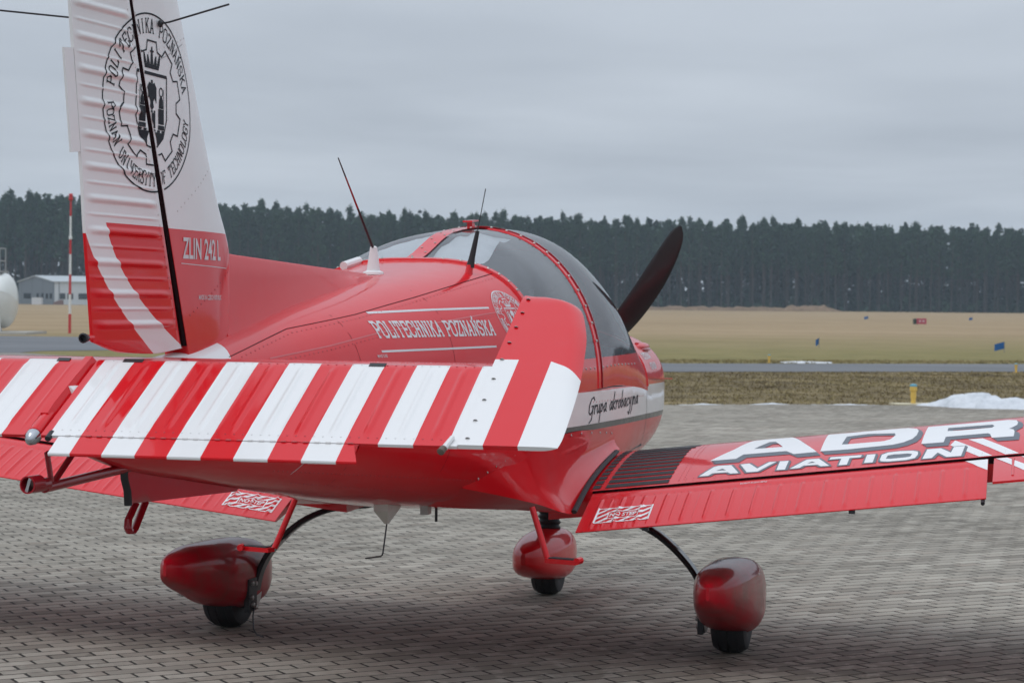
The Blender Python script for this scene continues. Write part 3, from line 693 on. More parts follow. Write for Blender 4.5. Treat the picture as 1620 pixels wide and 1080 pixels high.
pad = MB().obox(at(-22.2, 87.0, .0)+ax*2.2, ax*4.3, cF*1.9, (0, 0, .07)).build('tank_slab', plain('slab_concrete', (.42, .40, .36), .9), None, False)
tag(pad, 'flat pale concrete slab under the white fuel tank', 'slab')
# --- striped mast
ms = empty('striped_mast', (-38.18, 73.42, -.03)); ms.rotation_euler = (0, R(.25), 0)
zs_ = [0, .84, 1.7, 2.56, 3.44, 4.16, 5.1, 5.78]
mr = plain('mast_red', (.55, .035, .04), .5); mw = plain('mast_white', (.72, .72, .70), .5)
for k in range(7):
    MB().lathe((0, 0, 0), (0, 0, 1), [(zs_[k]+.001, .062-.0032*k), (zs_[k+1], .0588-.0032*k)], 12).build('band', mr if k % 2 == 0 else mw, ms)
MB().lathe((0, 0, 0), (0, 0, 1), [(4.08, .05), (4.1, .075), (4.2, .075), (4.22, .05)], 12).build('collar', mw, ms)
MB().lathe((0, 0, 0), (0, 0, 1), [(5.78, .05), (5.8, .09), (5.86, .1), (5.88, .08), (6.05, .085), (6.08, .06)], 12).build('lamp', mr, ms)
tag(ms, 'red and white banded mast with a red lamp on top', 'mast')
# --- taxiway edge lights
def edge_light(loc, h, label):
    e = empty('taxiway_light', loc); s = h/.31; y = plain('light_yellow', (.70, .46, .10), .5)
    MB().lathe((0, 0, 0), (0, 0, 1), [(0, .12*s), (.012*s, .12*s), (.014*s, .05*s)], 16).build('base_plate', y, e)
    MB().lathe((0, 0, 0), (0, 0, 1), [(.014*s, .036*s), (.10*s, .036*s), (.105*s, .043*s), (.2*s, .043*s), (.21*s, .055*s), (.27*s, .055*s)], 14).build('post', y, e)
    MB().lathe((0, 0, 0), (0, 0, 1), [(.271*s, .054*s), (.28*s, .054*s), (.30*s, .05*s), (.31*s, .02*s)], 14).build('lens', plain('lens_blue', (.12, .36, .46), .15), e)
    return tag(e, label, 'airfield light', 'yellow lights along the taxiway')
edge_light((.67, 23.75, -.03), .33, 'yellow taxiway light with blue lens beside the snow heap')
edge_light((-4.26, 45.57, -.03), .22, 'small yellow light on the far taxiway edge with a snow streak beside it')
edge_light((2.12, 40.9, -.03), .22, 'small yellow light on the near taxiway edge at the right of the photo')
sb = MB().obox((.67, 23.75, -.02), (.30, .12, 0), (-.08, .2, 0), (0, 0, .014)).build('light_slab', plain('slab_pale', (.62, .56, .40), .9), None, False)
tag(sb, 'pale square slab under the nearest yellow light', 'slab')
# --- blue marker flags
def flag(loc, w_, h_, ph, label, lean=0):
    e = empty('marker_flag', loc); bl = plain('flag_blue', (.02, .115, .32), .8)
    MB().tube([(0, 0, 0), (lean*.5, 0, h_+.02)], .012, 6).build('pole', plain('flag_pole', (.2, .2, .2), .6), e)
    rows_ = []
    for i in range(9):
        k = i/8; wv = math.sin(k*5+ph)*.04; p = cR*(-w_*k)+cF*wv+Vector((lean*.5, 0, 0))
        rows_.append([p+Vector((0, 0, h_-.02*k-.10*k*w_ + (-.03*k))), p+Vector((0, 0, h_*.35-.22*k*h_))])
    fb = MB().grid(rows_); fb.grid([[q+cF*.004 for q in r__] for r__ in rows_]); fb.build('cloth', bl, e)
    return tag(e, label, 'flag', 'blue marker flags in the grass')
flag((1.6, 62.25, -.03), .34, .36, .3, 'blue marker flag flying at the right of the field beyond the taxiway')
flag((-5.0, 66.3, -.03), .12, .34, 1.2, 'narrow folded blue flag beyond the small yellow light')
flag(at((1373-810)/FPX*215, 215, -.03), .42, .42, .8, 'tiny blue flag far out left of the red marker board')
flag(at((1538-810)/FPX*215, 215, -.03), .34, .4, 2, 'tiny blue flag far out right of the red marker board')
# --- red marker board far out
rb = empty('marker_board', at((1455-810)/FPX*166, 166, -.03)); bR = plain('board_red', (.42, .07, .10), .6)
MB().obox(cR*.12+Vector((0, 0, .30)), cR*.40, cF*.05, (0, 0, .23)).build('panel', bR, rb, False)
MB().obox(-cR*.40+Vector((0, 0, .28))+cF*.1, cR*.11+cF*.06, cF*.25, (0, 0, .22)).build('side_panel', plain('board_dark', (.04, .06, .045), .7), rb, False)
for k in (-.2, .4): MB().tube([cR*k, cR*k+Vector((0, 0, .1))], .02, 6).build('leg', M['dark'], rb)
for k in (.0, .28): MB().obox(cR*k+Vector((0, 0, .31))-cF*.056, cR*.07, cF*.004, (0, 0, .06)).build('white_mark', plain('board_white', (.6, .5, .52), .6), rb, False)
tag(rb, 'low red marker board with pale marks far out in the field', 'marker board')
# --- snow
m_, t_ = newmat('old_snow'); n_ = t_.noise(5, 6, .7, t_.wpos()); t_.put(t_.ramp(n_, (.3, (.50, .53, .56)), (.6, (.70, .72, .75))), t_.b.inputs['Base Color']); t_.b.inputs['Roughness'].default_value = .7
t_.bump(t_.noise(18, 5, .7, t_.wpos()), .6, .03); M['snow'] = m_
from mathutils import noise as mnoise
def snow(name, label, pts, seed):
    """ridge along pts: (x, y, halfwidth, height)"""
    rows_ = []; n = len(pts); mpt = 11
    for i in range((n-1)*16+1):
        k = i/16; a = min(int(k), n-2); f = k-a; x, y, w_, h_ = [pts[a][j]*(1-f)+pts[a+1][j]*f for j in range(4)]
        d = Vector((pts[a+1][0]-pts[a][0], pts[a+1][1]-pts[a][1], 0)).normalized(); nr = Vector((-d.y, d.x, 0)); row = []
        for j in range(mpt):
            s = -1+2*j/(mpt-1); jit = mnoise.noise(Vector((x*2.3, y*2.3+s*1.1, seed)))
            row.append(Vector((x, y, 0))+nr*s*w_*(1+.25*jit)+Vector((0, 0, -.035 if abs(s) == 1 else h_*(1-abs(s)**2.2)*(1+.55*jit+.35*mnoise.noise(Vector((x*7, y*7+s*3, seed+3))))-.02)))
        rows_.append(row)
    return tag(MB().grid(rows_).build(name, M['snow'], None, True, 80), label, 'snow')
snow('snow_heap', 'long white heap of cleared snow on the edge of the paving', [(.75, 23.1, .06, .02), (1.05, 23.0, .30, .10), (1.35, 23.0, .5, .20), (1.8, 22.9, .55, .215), (2.15, 22.8, .5, .16), (2.5, 22.7, .45, .11), (3.3, 22.5, .45, .15), (5, 22.4, .5, .2)], 2)
for i, (a, b) in enumerate((((-2.75, 21.62), (-1.9, 22.15)), ((-1.75, 22.25), (-.95, 22.62)), ((-.8, 22.65), (.3, 22.93)))):
    snow('snow_streak', ('short thin streak of old snow along the paving edge nearest the cowling', 'middle thin streak of old snow along the paving edge', 'thin streak of old snow along the paving edge left of the yellow light')[i], [(a[0], a[1], .04, .015), ((a[0]+b[0])/2, (a[1]+b[1])/2, .09, .028), (b[0], b[1], .04, .015)], 5+i)
snow('snow_streak', 'flat streak of snow beside the far small yellow light', [(-4.0, 45.75, .1, .02), (-3.4, 46.05, .22, .035), (-2.7, 46.3, .1, .02)], 9)
snow('snow_streak', 'flat streak of snow at the small yellow light near the right edge', [(2.3, 40.9, .1, .02), (2.9, 41.2, .22, .035), (3.6, 41.5, .1, .02)], 12)
# ================================================================== THE AIRCRAFT
AC = empty('light_aircraft'); tag(AC, 'red and white low-wing training aircraft parked on the brick apron, seen from behind', 'airplane')
#        Y     bottom top   halfw  zwide nlow nup
FUS = [(-4.05, 1.130, 1.290, .035, 1.22, 2.0, 2.0), (-3.70, 1.045, 1.335, .085, 1.21, 2.0, 2.0), (-3.30, .985, 1.365, .145, 1.20, 2.1, 2.0), (-3.00, .942, 1.410, .190, 1.20, 2.2, 2.1),
       (-2.50, .872, 1.492, .265, 1.19, 2.4, 2.3), (-2.00, .802, 1.556, .350, 1.17, 2.7, 2.5), (-1.50, .740, 1.618, .440, 1.15, 3.0, 2.8), (-.987, .682, 1.683, .530, 1.14, 3.2, 3.0),
       (-.50, .640, 1.806, .565, 1.14, 3.4, 2.4), (-.04, .612, 1.845, .575, 1.14, 3.5, 2.10), (.35, .605, 1.856, .575, 1.14, 3.5, 2.2), (.75, .610, 1.785, .572, 1.12, 3.5, 2.2),
       (1.05, .620, 1.575, .566, 1.10, 3.4, 2.25), (1.27, .632, 1.400, .558, 1.08, 3.3, 2.55), (1.60, .655, 1.398, .548, 1.07, 3.2, 2.6), (1.90, .690, 1.385, .532, 1.07, 3.0, 2.6),
       (2.08, .745, 1.340, .480, 1.06, 2.7, 2.4), (2.16, .800, 1.285, .400, 1.05, 2.5, 2.2)]
_cols = list(zip(*FUS)); _fs = [pchip(_cols[0], c) for c in _cols[1:]]
def sec(Y): return [f(Y) for f in _fs]
def upper(Y, a):       # a: 0 at the side, 1 at the crown
    zb, zt, w_, zs, nl, nu = sec(Y); an = a*math.pi/2
    return w_*max(math.cos(an), 0)**(2/nu), zs+(zt-zs)*max(math.sin(an), 0)**(2/nu)
def lower(Y, a):       # a: 0 at the side, 1 at the keel
    zb, zt, w_, zs, nl, nu = sec(Y); an = a*math.pi/2
    return w_*max(math.cos(an), 0)**(2/nl), zs-(zs-zb)*max(math.sin(an), 0)**(2/nl)
YR, YW = -.987, 1.27
NQ = 16
def ringpts(Y, ups=True):
    lo = [lower(Y, k/NQ) for k in range(NQ, -1, -1)]; hi = [upper(Y, k/NQ) for k in range(1, NQ+1)] if ups else []
    half = lo+hi; right = [(x, Y, z) for x, z in half]; left = [(-x, Y, z) for x, z in half]
    return right, left
def yl(a, b, n): return [a+(b-a)*i/n for i in range(n+1)]
fb = MB()
for seg, ups in ((yl(-4.05, YR, 60), True), (yl(YR, YW, 46), False), (yl(YW, 2.16, 26), True)):
    rr1 = [ringpts(y, ups)[0] for y in seg]; rr2 = [ringpts(y, ups)[1] for y in seg]; fb.grid(rr1); fb.grid(rr2)
for Y in (-4.05, 2.16):
    a, b = ringpts(Y); loop = a+b[-2:0:-1]; fb.add(loop, [tuple(range(len(loop)))])
fus = fb.build('fuselage', M['fuselage'], AC, True, 40)
bm = bmesh.new(); bm.from_mesh(fus.data); bmesh.ops.remove_doubles(bm, verts=bm.verts, dist=1e-4); bmesh.ops.recalc_face_normals(bm, faces=bm.faces); bm.to_mesh(fus.data); bm.free()
fus.data.polygons.foreach_set('use_smooth', [True]*len(fus.data.polygons)); fus.data.set_sharp_from_angle(angle=R(40))
FB = bvh_of(fus)
side = onto(FB, lambda y, z: (1.5, y, z), (-1, 0, 0))
def fpt(Y, Z, off=0):
    q = side(Y, Z); return None if q is None else q[0]+q[1]*off
# --- canopy
cn = MB(); sk = MB()
def zskirt(Y): return min(1.275, sec(Y)[3]+.62*(sec(Y)[1]-sec(Y)[3]))
def amin(Y):
    zb, zt, w_, zs, nl, nu = sec(Y); r_ = (zskirt(Y)-zs)/(zt-zs); return math.asin(min(1, r_)**(nu/2))/(math.pi/2)
ysc = yl(YR, YW, 60)
for s in (1, -1):
    cn.grid([[(s*upper(y, amin(y)+(1-amin(y))*k/20)[0], y, upper(y, amin(y)+(1-amin(y))*k/20)[1]) for k in range(21)] for y in ysc])
    sk.grid([[(s*upper(y, amin(y)*k/5)[0], y, upper(y, amin(y)*k/5)[1]) for k in range(6)] for y in ysc])
canopy = cn.build('canopy_glass', M['glass'], AC, True, 60)
skirt = sk.build('canopy_skirt', M['red'], AC)
def rim(name, pts_fn, y_or_fn, halfw, off, mat, a0=0.0, n=44, parent=AC):
    """a band that follows the body section at station y, over the crown"""
    mb_ = MB(); rows_ = []
    for i in range(n+1):
        a = -1+2*i/n; s = 1 if a >= 0 else -1; aa = 1-abs(a)*(1-a0); row = []
        for dy, do in ((-halfw, 0), (-halfw*.8, off), (halfw*.8, off), (halfw, 0)):
            y = y_or_fn+dy; x, z = upper(y, aa); zb, zt, w_, zs, nl, nu = sec(y); c_ = Vector((0, y, zs)); v = Vector((s*x, y, z)); d = (v-c_).normalized()
            row.append(v+d*(do-.002))
        rows_.append(row)
    mb_.grid(rows_); return mb_.build(name, mat, parent)
rear_rim = rim('rear_canopy_rim', None, YR+.004, .018, .010, M['red'])
bow = rim('canopy_bow', None, -.02, .030, .007, M['red'])
bow2 = rim('canopy_bow_edge', None, .018, .006, .012, M['red_dark'])
scr = rim('windscreen_rim', None, YW-.006, .016, .006, M['red'], .02)
rows = []
for i in range(41):
    y = YR+.02+(1.0)*i/40; x, zt = 0, sec(y)[1]; hw_ = .034 if i < 33 else .034+.10*((i-33)/7)**2
    rows.append([(sx*hw_, y, upper(y, 1-.0)[1]*1.0-(.0 if abs(sx) < .9 else .0)+.005-((sx*hw_)**2)*.35) for sx in (-1, -.5, 0, .5, 1)])
strip = MB().grid(rows).build('roof_strip', M['red'], AC)
sc = MB()
def upn(y, x):
    zb, zt, w_, zs, nl, nu = sec(y); return zs+(zt-zs)*max(0, 1-(abs(x)/w_)**nu)**(1/nu)
for k in range(13):
    y = -.93+k*.07; 
    for x in (-.018, .018): 
        if k % 2 == (x > 0): dome(sc, (x, y, upn(y, x)+.005), (0, 0, 1), .006, .004)
for Yb in (-.02, YR+.004):
    for k in range(-11, 12):
        a = 1-abs(k)/11.5*.86; x, z = upper(Yb, a); s = 1 if k >= 0 else -1; c_ = Vector((0, Yb, sec(Yb)[3])); v = Vector((s*x, Yb, z)); d = (v-c_).normalized(); dome(sc, v+d*.007, d, .0075, .006)
for k in range(14):
    y = -.28+k*.088; x = upper(y, amin(y)*.66); dome(sc, (x[0]+.0005, y, x[1]), (1, 0, .25), .006, .004)
o = sc.build('canopy_screws', M['screw'], AC); o['kind'] = 'stuff'
mb = MB(); zv = sec(-.09)[1]
mb.box((-.012, -.115, zv-.004), (.012, -.075, zv+.024)); mb.add([(-.022, -.15, zv+.024), (.022, -.15, zv+.024), (.018, -.03, zv+.034), (-.018, -.03, zv+.034), (-.022, -.15, zv+.032), (.022, -.15, zv+.032), (.018, -.03, zv+.04), (-.018, -.03, zv+.04)], [(0, 1, 2, 3), (7, 6, 5, 4), (0, 4, 5, 1), (1, 5, 6, 2), (2, 6, 7, 3), (3, 7, 4, 0)])
mb.build('roof_vent', M['red'], AC, False)
# sunshades hanging under the rear glass
for s in (1, -1):
    rows = []
    for i in range(15):
        y = -.93+.80*i/14; x0, x1 = .04, .235+.06*math.sin(i*.5)*.4-(.06*max(0, (i-9)/5))
        rows.append([(s*(x0+(x1-x0)*j/6), y, upn(y, x0+(x1-x0)*j/6)-.022-.006*math.sin(i*1.3+j*.8)) for j in range(7)])
    MB().grid(rows).build('sunshade', M['cloth'], AC)
# cabin
tub = MB()
rows = []
for y in yl(-1.0, 1.3, 10):
    w_ = sec(y)[2]-.035; rows.append([(-w_, y, 1.16), (-w_, y, .8), (w_, y, .8), (w_, y, 1.16)])
tub.grid(rows); tub.add([(-.5, 1.24, .8), (.5, 1.24, .8), (.5, 1.24, 1.2), (-.5, 1.24, 1.2)], [(0, 1, 2, 3)]); tub.build('cabin_lining', M['inside'], AC, False)
tub = MB(); tub.add([(-.5, -.96, .8), (.5, -.96, .8), (.5, -.98, 1.45), (.3, -.98, 1.6), (-.3, -.98, 1.6), (-.5, -.98, 1.45)], [(0, 1, 2, 3, 4, 5)]); tub.build('rear_bulkhead', M['inside'], AC, False)
mb = MB(); mb.tube([(-.5, .82, 1.2), (0, .84, 1.27), (.5, .82, 1.2)], [(.03, .10)]*3, 10); mb.box((-.48, .8, .95), (.48, .86, 1.2)); mb.build('instrument_panel', M['inside'], AC)
for s in (1, -1):
    MB().obox((s*.27, -.12, .92), (.2, 0, 0), (0, .24, 0), (0, .02, .06)).build('seat', M['seatfab'], AC, False)
    MB().obox((s*.27, -.42, 1.17), (.2, 0, 0), (0, .045, .01), (0, -.07, .26)).build('backrest', M['seatfab'], AC, False)
    MB().obox((s*.27, -.50, 1.50), (.11, 0, 0), (0, .04, .0), (0, -.01, .07)).build('headrest', M['seatfab'], AC, False)
# --- seams, rivets and lettering of the fuselage
def surf_line(name, pts, wd, mat, parent, proj=side, step=.02):
    polys = []
    for a, b in zip(pts[:-1], pts[1:]):
        L = math.dist(a, b); n_ = (-(b[1]-a[1])/L*wd/2, (b[0]-a[0])/L*wd/2)
        polys.append([(a[0]+n_[0], a[1]+n_[1]), (a[0]-n_[0], a[1]-n_[1]), (b[0]-n_[0], b[1]-n_[1]), (b[0]+n_[0], b[1]+n_[1])])
    return decal(name, polys, proj, mat, parent, .04, .0008)
seam_hi = [(-3.18, 1.345), (-2.74, 1.425), (-2.27, 1.470), (-1.79, 1.528), (-1.38, 1.581), (-1.0, 1.629)]
seam_lo = [(-2.98, 1.337), (-2.59, 1.369), (-2.22, 1.408), (-1.73, 1.443), (-1.28, 1.477), (-1.0, 1.50)]
surf_line('panel_seam', seam_hi, .0016, M['seam'], fus); surf_line('panel_seam', seam_lo, .004, plain('seam_pale', (.62, .10, .11), .4), fus)
surf_line('panel_seam', [(1.235, 1.27), (1.235, 1.1), (1.24, .9), (1.26, .72)], .006, M['seam'], fus)
surf_line('panel_seam', [(-.30, 1.139), (.3, 1.137), (.95, 1.118), (1.22, 1.10)], .006, M['ink'], fus)
for Yv in (-2.45, -1.75): surf_line('panel_seam', [(Yv, .9), (Yv+.02, 1.2), (Yv+.03, sec(Yv)[1]-.03)], .002, M['seam'], fus)
pts = []
for ln in (seam_hi, seam_lo):
    for a, b in zip(ln[:-1], ln[1:]):
        for q in along(a, b, .03):
            r0 = side(q[0], q[1]-.012)
            if r0: pts.append(r0)
for q in along((-2.9, .985), (-1.0, .80), .03)+along((-2.7, .93), (-1.0, .735), .03)+along((-.2, 1.085), (1.1, 1.06), .06):
    r0 = side(*q)
    if r0: pts.append(r0)
rivets('rivet_rows', pts, M['rivet'], fus)
decal('lettering', slab('POLITECHNIKA POZNAŃSKA', -2.238, 1.393, .050, 0, .0082, .7, None, .895), side, M['decal_soft'], fus, .02)
surf_line('white_line', [(-2.19, 1.475), (-1.76, 1.486), (-1.313, 1.494)], .007, M['decal_soft'], fus)
surf_line('white_line', [(-2.26, 1.345), (-1.8, 1.346), (-1.366, 1.348)], .007, M['decal_soft'], fus)
def emblem(c, ra, rb, sw, full=True):
    k = ra/.28; kb = rb/.28; P_ = []
    P_ += ring(c, ra, rb, sw)
    P_ += arc_text('POLITECHNIKA POZNAŃSKA', c, ra*.865, rb*.865, .038*k, R(170), R(17), sw*.85) + arc_text('POZNAN UNIVERSITY OF TECHNOLOGY', c, ra*.865, rb*.865, .034*k, R(187), R(350), sw*.75, True)
    g_ = []; nt_ = 10
    for i in range(nt_):
        a = math.pi/2+2*math.pi*i/nt_; h1, h2 = .16, .145
        for an, rr_ in ((a-h1*1.35, .60), (a-h1*.95, .705), (a+h1*.95, .705), (a+h1*1.35, .60)): g_.append((c[0]+ra*rr_*math.cos(an), c[1]+rb*rr_*math.sin(an)))
    P_ += stroke(g_, sw, True)
    S = lambda pts: [(c[0]+x*k, c[1]+y*kb) for x, y in pts]
    P_ += stroke(S([(-.10, .09), (.10, .09), (.10, -.045), (.075, -.105), (.035, -.135), (0, -.142), (-.035, -.135), (-.075, -.105), (-.10, -.045)]), sw, True)
    P_.append(S([(-.10, .097), (.10, .097), (.10, .087), (-.10, .087)]))
    # crown
    P_.append(S([(-.045, .108), (.045, .108), (.05, .122), (-.05, .122)]))
    for x, h_ in ((-.05, .155), (-.026, .15), (0, .178), (.026, .15), (.05, .155)): P_.append(S([(x*.85-.009, .1225), (x*.85+.009, .1225), (x*1.05+.003, h_), (x*1.05-.003, h_)]))
    P_.append(S([(-.011, .16), (.011, .16), (.011, .166), (-.011, .166)]))
    # eagle
    P_.append(S([(-.016, .066), (-.004, .06), (-.006, .073), (.006, .073), (.004, .06), (.016, .066), (.03, .05), (.03, .0), (.018, .018), (.008, .004), (.012, -.012), (0, -.022), (-.012, -.012), (-.008, .004), (-.018, .018), (-.03, .0), (-.03, .05)]))
    # two standing figures with staffs, and the towers they stand on
    for s in (-1, 1):
        x = s*.062
        P_ += ring((c[0]+x*k, c[1]+.040*kb), .012*k, .014*kb, sw*.9, 10)
        P_.append(S([(x-.014, -.012), (x+.014, -.012), (x+.012, .016), (x+.004, .026), (x-.004, .026), (x-.012, .016)]))
        P_ += stroke(S([(x+s*.018, -.012), (x+s*.018, .05)]), sw*.6)
        P_.append(S([(x-.018, -.062), (x+.018, -.062), (x+.018, -.014), (x-.018, -.014)])); P_.append(S([(x-.020, -.080), (x+.020, -.080), (x+.020, -.066), (x-.020, -.066)]))
    P_.append(S([(-.022, -.078), (.022, -.078), (.022, -.030), (-.022, -.030)]))
    for x in (-.018, 0, .018): P_.append(S([(x-.005, -.0295), (x+.005, -.0295), (x+.005, -.022), (x-.005, -.022)]))
    for x in (-.075, -.045, -.015, .015, .045, .075): P_.append(S([(x-.009, -.0895), (x+.009, -.0895), (x+.009, -.082), (x-.009, -.082)]))
    for s in (-1, 1): P_.append(S([(s*.085, -.09), (s*.02, -.09), (s*.03, -.108), (s*.038, -.134), (s*.07, -.108), (s*.084, -.08)][:6]))
    P_.append(S([(-.02, -.0902), (.02, -.0902), (.016, -.098), (-.016, -.098)]))
    return P_
decal('emblem', emblem((-1.150, 1.460), .128, .098, .0036), side, M['decal_soft'], fus, .012)
SC = {'G': (1.45, [[(1.35, 1.6), (1.05, 2), (.55, 1.8), (.2, 1.1), (.25, .3), (.6, 0), (1.0, .3), (1.2, .95), (.8, .95)], [(1.2, .95), (1.05, -.6), (.6, -.95)]]), 'r': (.72, [[(.1, 1), (.2, 0)], [(.17, .55), (.4, 1), (.62, .88)]]),
      'u': (.95, [[(.1, 1), (.15, .2), (.35, 0), (.6, .3), (.7, 1)], [(.7, 1), (.74, .1), (.88, 0)]]), 'p': (.9, [[(.16, 1), (.05, -1.1)], [(.15, .7), (.45, 1), (.7, .6), (.5, .1), (.15, .15)]]),
      'a': (.95, [[(.7, .9), (.4, 1), (.1, .5), (.3, 0), (.6, .3), (.7, .9)], [(.7, 1), (.75, .1), (.9, 0)]]), 'k': (.85, [[(.22, 2.1), (.1, 0)], [(.65, 1), (.18, .5), (.72, 0)]]), 'o': (.85, [[(.4, 1), (.1, .6), (.2, .1), (.45, 0), (.7, .4), (.6, .9), (.4, 1)]]),
      'b': (.85, [[(.25, 2.1), (.12, .1), (.4, 0), (.7, .4), (.55, .95), (.17, .6)]]), 'c': (.8, [[(.65, .85), (.4, 1), (.1, .5), (.3, 0), (.68, .15)]]), 'y': (.85, [[(.1, 1), (.2, .3), (.45, .2), (.7, 1)], [(.7, 1), (.6, -.5), (.3, -1.1), (.02, -.8)]]),
      'j': (.55, [[(.4, 1), (.33, -.6), (.05, -1.1)]]), 'n': (.95, [[(.1, 1), (.15, 0)], [(.15, .6), (.45, 1), (.65, .8), (.7, .1), (.88, 0)]])}
P_ = []; xx = 0; cut = 0
for ch in 'Grupa akrobacyjna':
    if ch == ' ': xx += .75; cut = len(P_); continue
    ad, pls = SC[ch]
    for pl in pls: P_ += stroke([(xx+x+y*.22, y) for x, y in pl], .17)
    xx += ad
kx_ = 1.19/xx
for part in (P_[:cut], P_[cut:]): decal('lettering', [[(-.25+x*kx_, 1.032+y*.037) for x, y in q] for q in part], side, M['ink'], fus, .04, .0012, .00004)
decal('lettering', font_polys('POLITECHNIKA', 1.37, 1.232, .034, .24, .035), side, M['decal_soft'], fus, .02)
decal('lettering', font_polys('POZNANSKA', 1.46, 1.180, .034, .20, .035), side, M['decal_soft'], fus, .02)
decal('lettering', font_polys('SUPPORT HERE', -2.715, .994, .014, .10, .01), side, M['decal_soft'], fus, .02)
surf_line('white_line', [(-2.745, 1.0), (-2.775, .965)], .004, M['decal_soft'], fus)
decal('lettering', font_polys('MAKE SURE', -2.30, 1.325, .010, .07, .01), side, M['decal_soft'], fus, .02)
# cowling details
mb = MB(); mb.ell((.44, 1.64, upn(1.64, .44)-.016), (.045, .20, .024), 18, 12); mb.build('intake_blister', M['red'], AC)
MB().ell((.462, 1.64, upn(1.64, .462)-.012), (.035, .13, .012), 14, 8).build('blister_shade', M['red_dark'], AC)  # darker red sliver paints the shade under the blister's outboard side
mb = MB(); mb.prism([(.55, 1.22, 1.145), (.566, 1.6, 1.125), (.562, 1.98, 1.112), (.50, 2.06, 1.11), (.44, 1.9, 1.13), (.5, 1.22, 1.15)], 0, 0, (0, 0, .006)); mb.build('cowl_lip', M['red'], AC, False)
# --- wing-root fairings
for s in (1, -1):
    U = [(.35, -1.47, .82), (.416, -1.36, .88), (.475, -1.18, .935), (.53, -.9, .965), (.562, -.5, .975), (.573, 0, .955), (.575, .35, .93)]
    L_ = [(.352, -1.471, .815), (.43, -1.22, .768), (.515, -.95, .713), (.605, -.69, .652), (.607, -.38, .748), (.607, -.05, .808), (.607, .30, .852)]
    tt = [0, .16, .34, .5, .66, .83, 1]; fu = [pchip(tt, c) for c in zip(*U)]; fl = [pchip(tt, c) for c in zip(*L_)]; rows = []
    for i in range(45):
        k = i/44; u_ = Vector([f(k) for f in fu])+Vector((.003, 0, 0)); l_ = Vector([f(k) for f in fl]); row = []
        for j in range(9):
            q = j/8; v = u_.lerp(l_, q); sag = .16*math.sin(math.pi*q)*(u_-l_).length*min(1, max(0, (k-.25)*2.5)); v -= Vector((1, 0, .55)).normalized()*sag; row.append((s*v.x, v.y, v.z))
        rows.append(row)
    mb = MB().grid(rows)
    under = [[(s*fl[0](k), fl[1](k), fl[2](k)), (s*(fl[0](k)*.6), fl[1](k)+.02, max(sec(fl[1](k))[0]+.004, fl[2](k)-.09))] for k in yl(0, .5, 12)]
    mb.grid(under); mb.build('root_fairing', M['red'], AC)
    strip_pts = [Vector((s*.612, y, z)) for _, y, z in L_[3:]]
    fx = pchip([p.y for p in strip_pts], [p.z for p in strip_pts])
    MB().tube([(s*.612, y, fx(y)+.007) for y in yl(-.69, .2, 22)], [(.013, .009)]*23, 8).build('root_seal', M['rubber'], AC)
    if s > 0:
        mbr = [(Vector((fu[0](k)+.004, fu[1](k), fu[2](k)-.012)), (1, 0, .2)) for k in yl(.1, .95, 14)]; rivets('rivet_rows', mbr, M['screw'], AC, .006, .003)
# --- wings
LE, TE, TT, MC = .74, -.84, .168, .022; CH = LE-TE
def naca(x):
    yt = 5*TT*(.2969*math.sqrt(x)-.126*x-.3516*x*x+.2843*x**3-.1036*x**4); yc = MC/.16*(.8*x-x*x) if x < .4 else MC/.36*(.2+.8*x-x*x)
    return yc+yt, yc-yt*.55
def wz(X, x, top):
    a = naca(x); z = .684-.069*x+a[0 if top else 1]*CH+.1175*(abs(X)-.62)+.014*max(0, 1-(abs(X)-.62)/1.2)*max(0, 1-x/.76)
    return z
YH = -.452; xh = (LE-YH)/CH
XT = 4.32
def wing_part(s):
    xs = yl(.45, 2.3, 26)+yl(2.4, XT, 14)+[XT+.05, XT+.08, XT+.095]
    ch = [(0.5-.5*math.cos(math.pi*k/22)) for k in range(23)]; ch = [c*1.0 for c in ch]; cx = [c*xh/1.0 for c in ch]
    # denser at the nose
    rows_ = []
    for X in xs:
        k = 1 if X <= XT else math.sqrt(max(.02, 1-((X-XT)/.1)**2)); row = []
        for c in cx[::-1]: zc0 = (wz(X, c, True)+wz(X, c, False))/2; row.append((s*X, LE-c*CH, zc0+(wz(X, c, True)-zc0)*k))
        for c in cx[1:]: zc0 = (wz(X, c, True)+wz(X, c, False))/2; row.append((s*X, LE-c*CH, zc0+(wz(X, c, False)-zc0)*k))
        rows_.append(row)
    mb_ = MB().grid(rows_, True, True); return mb_.build('wing', M['red'], AC, True, 45)
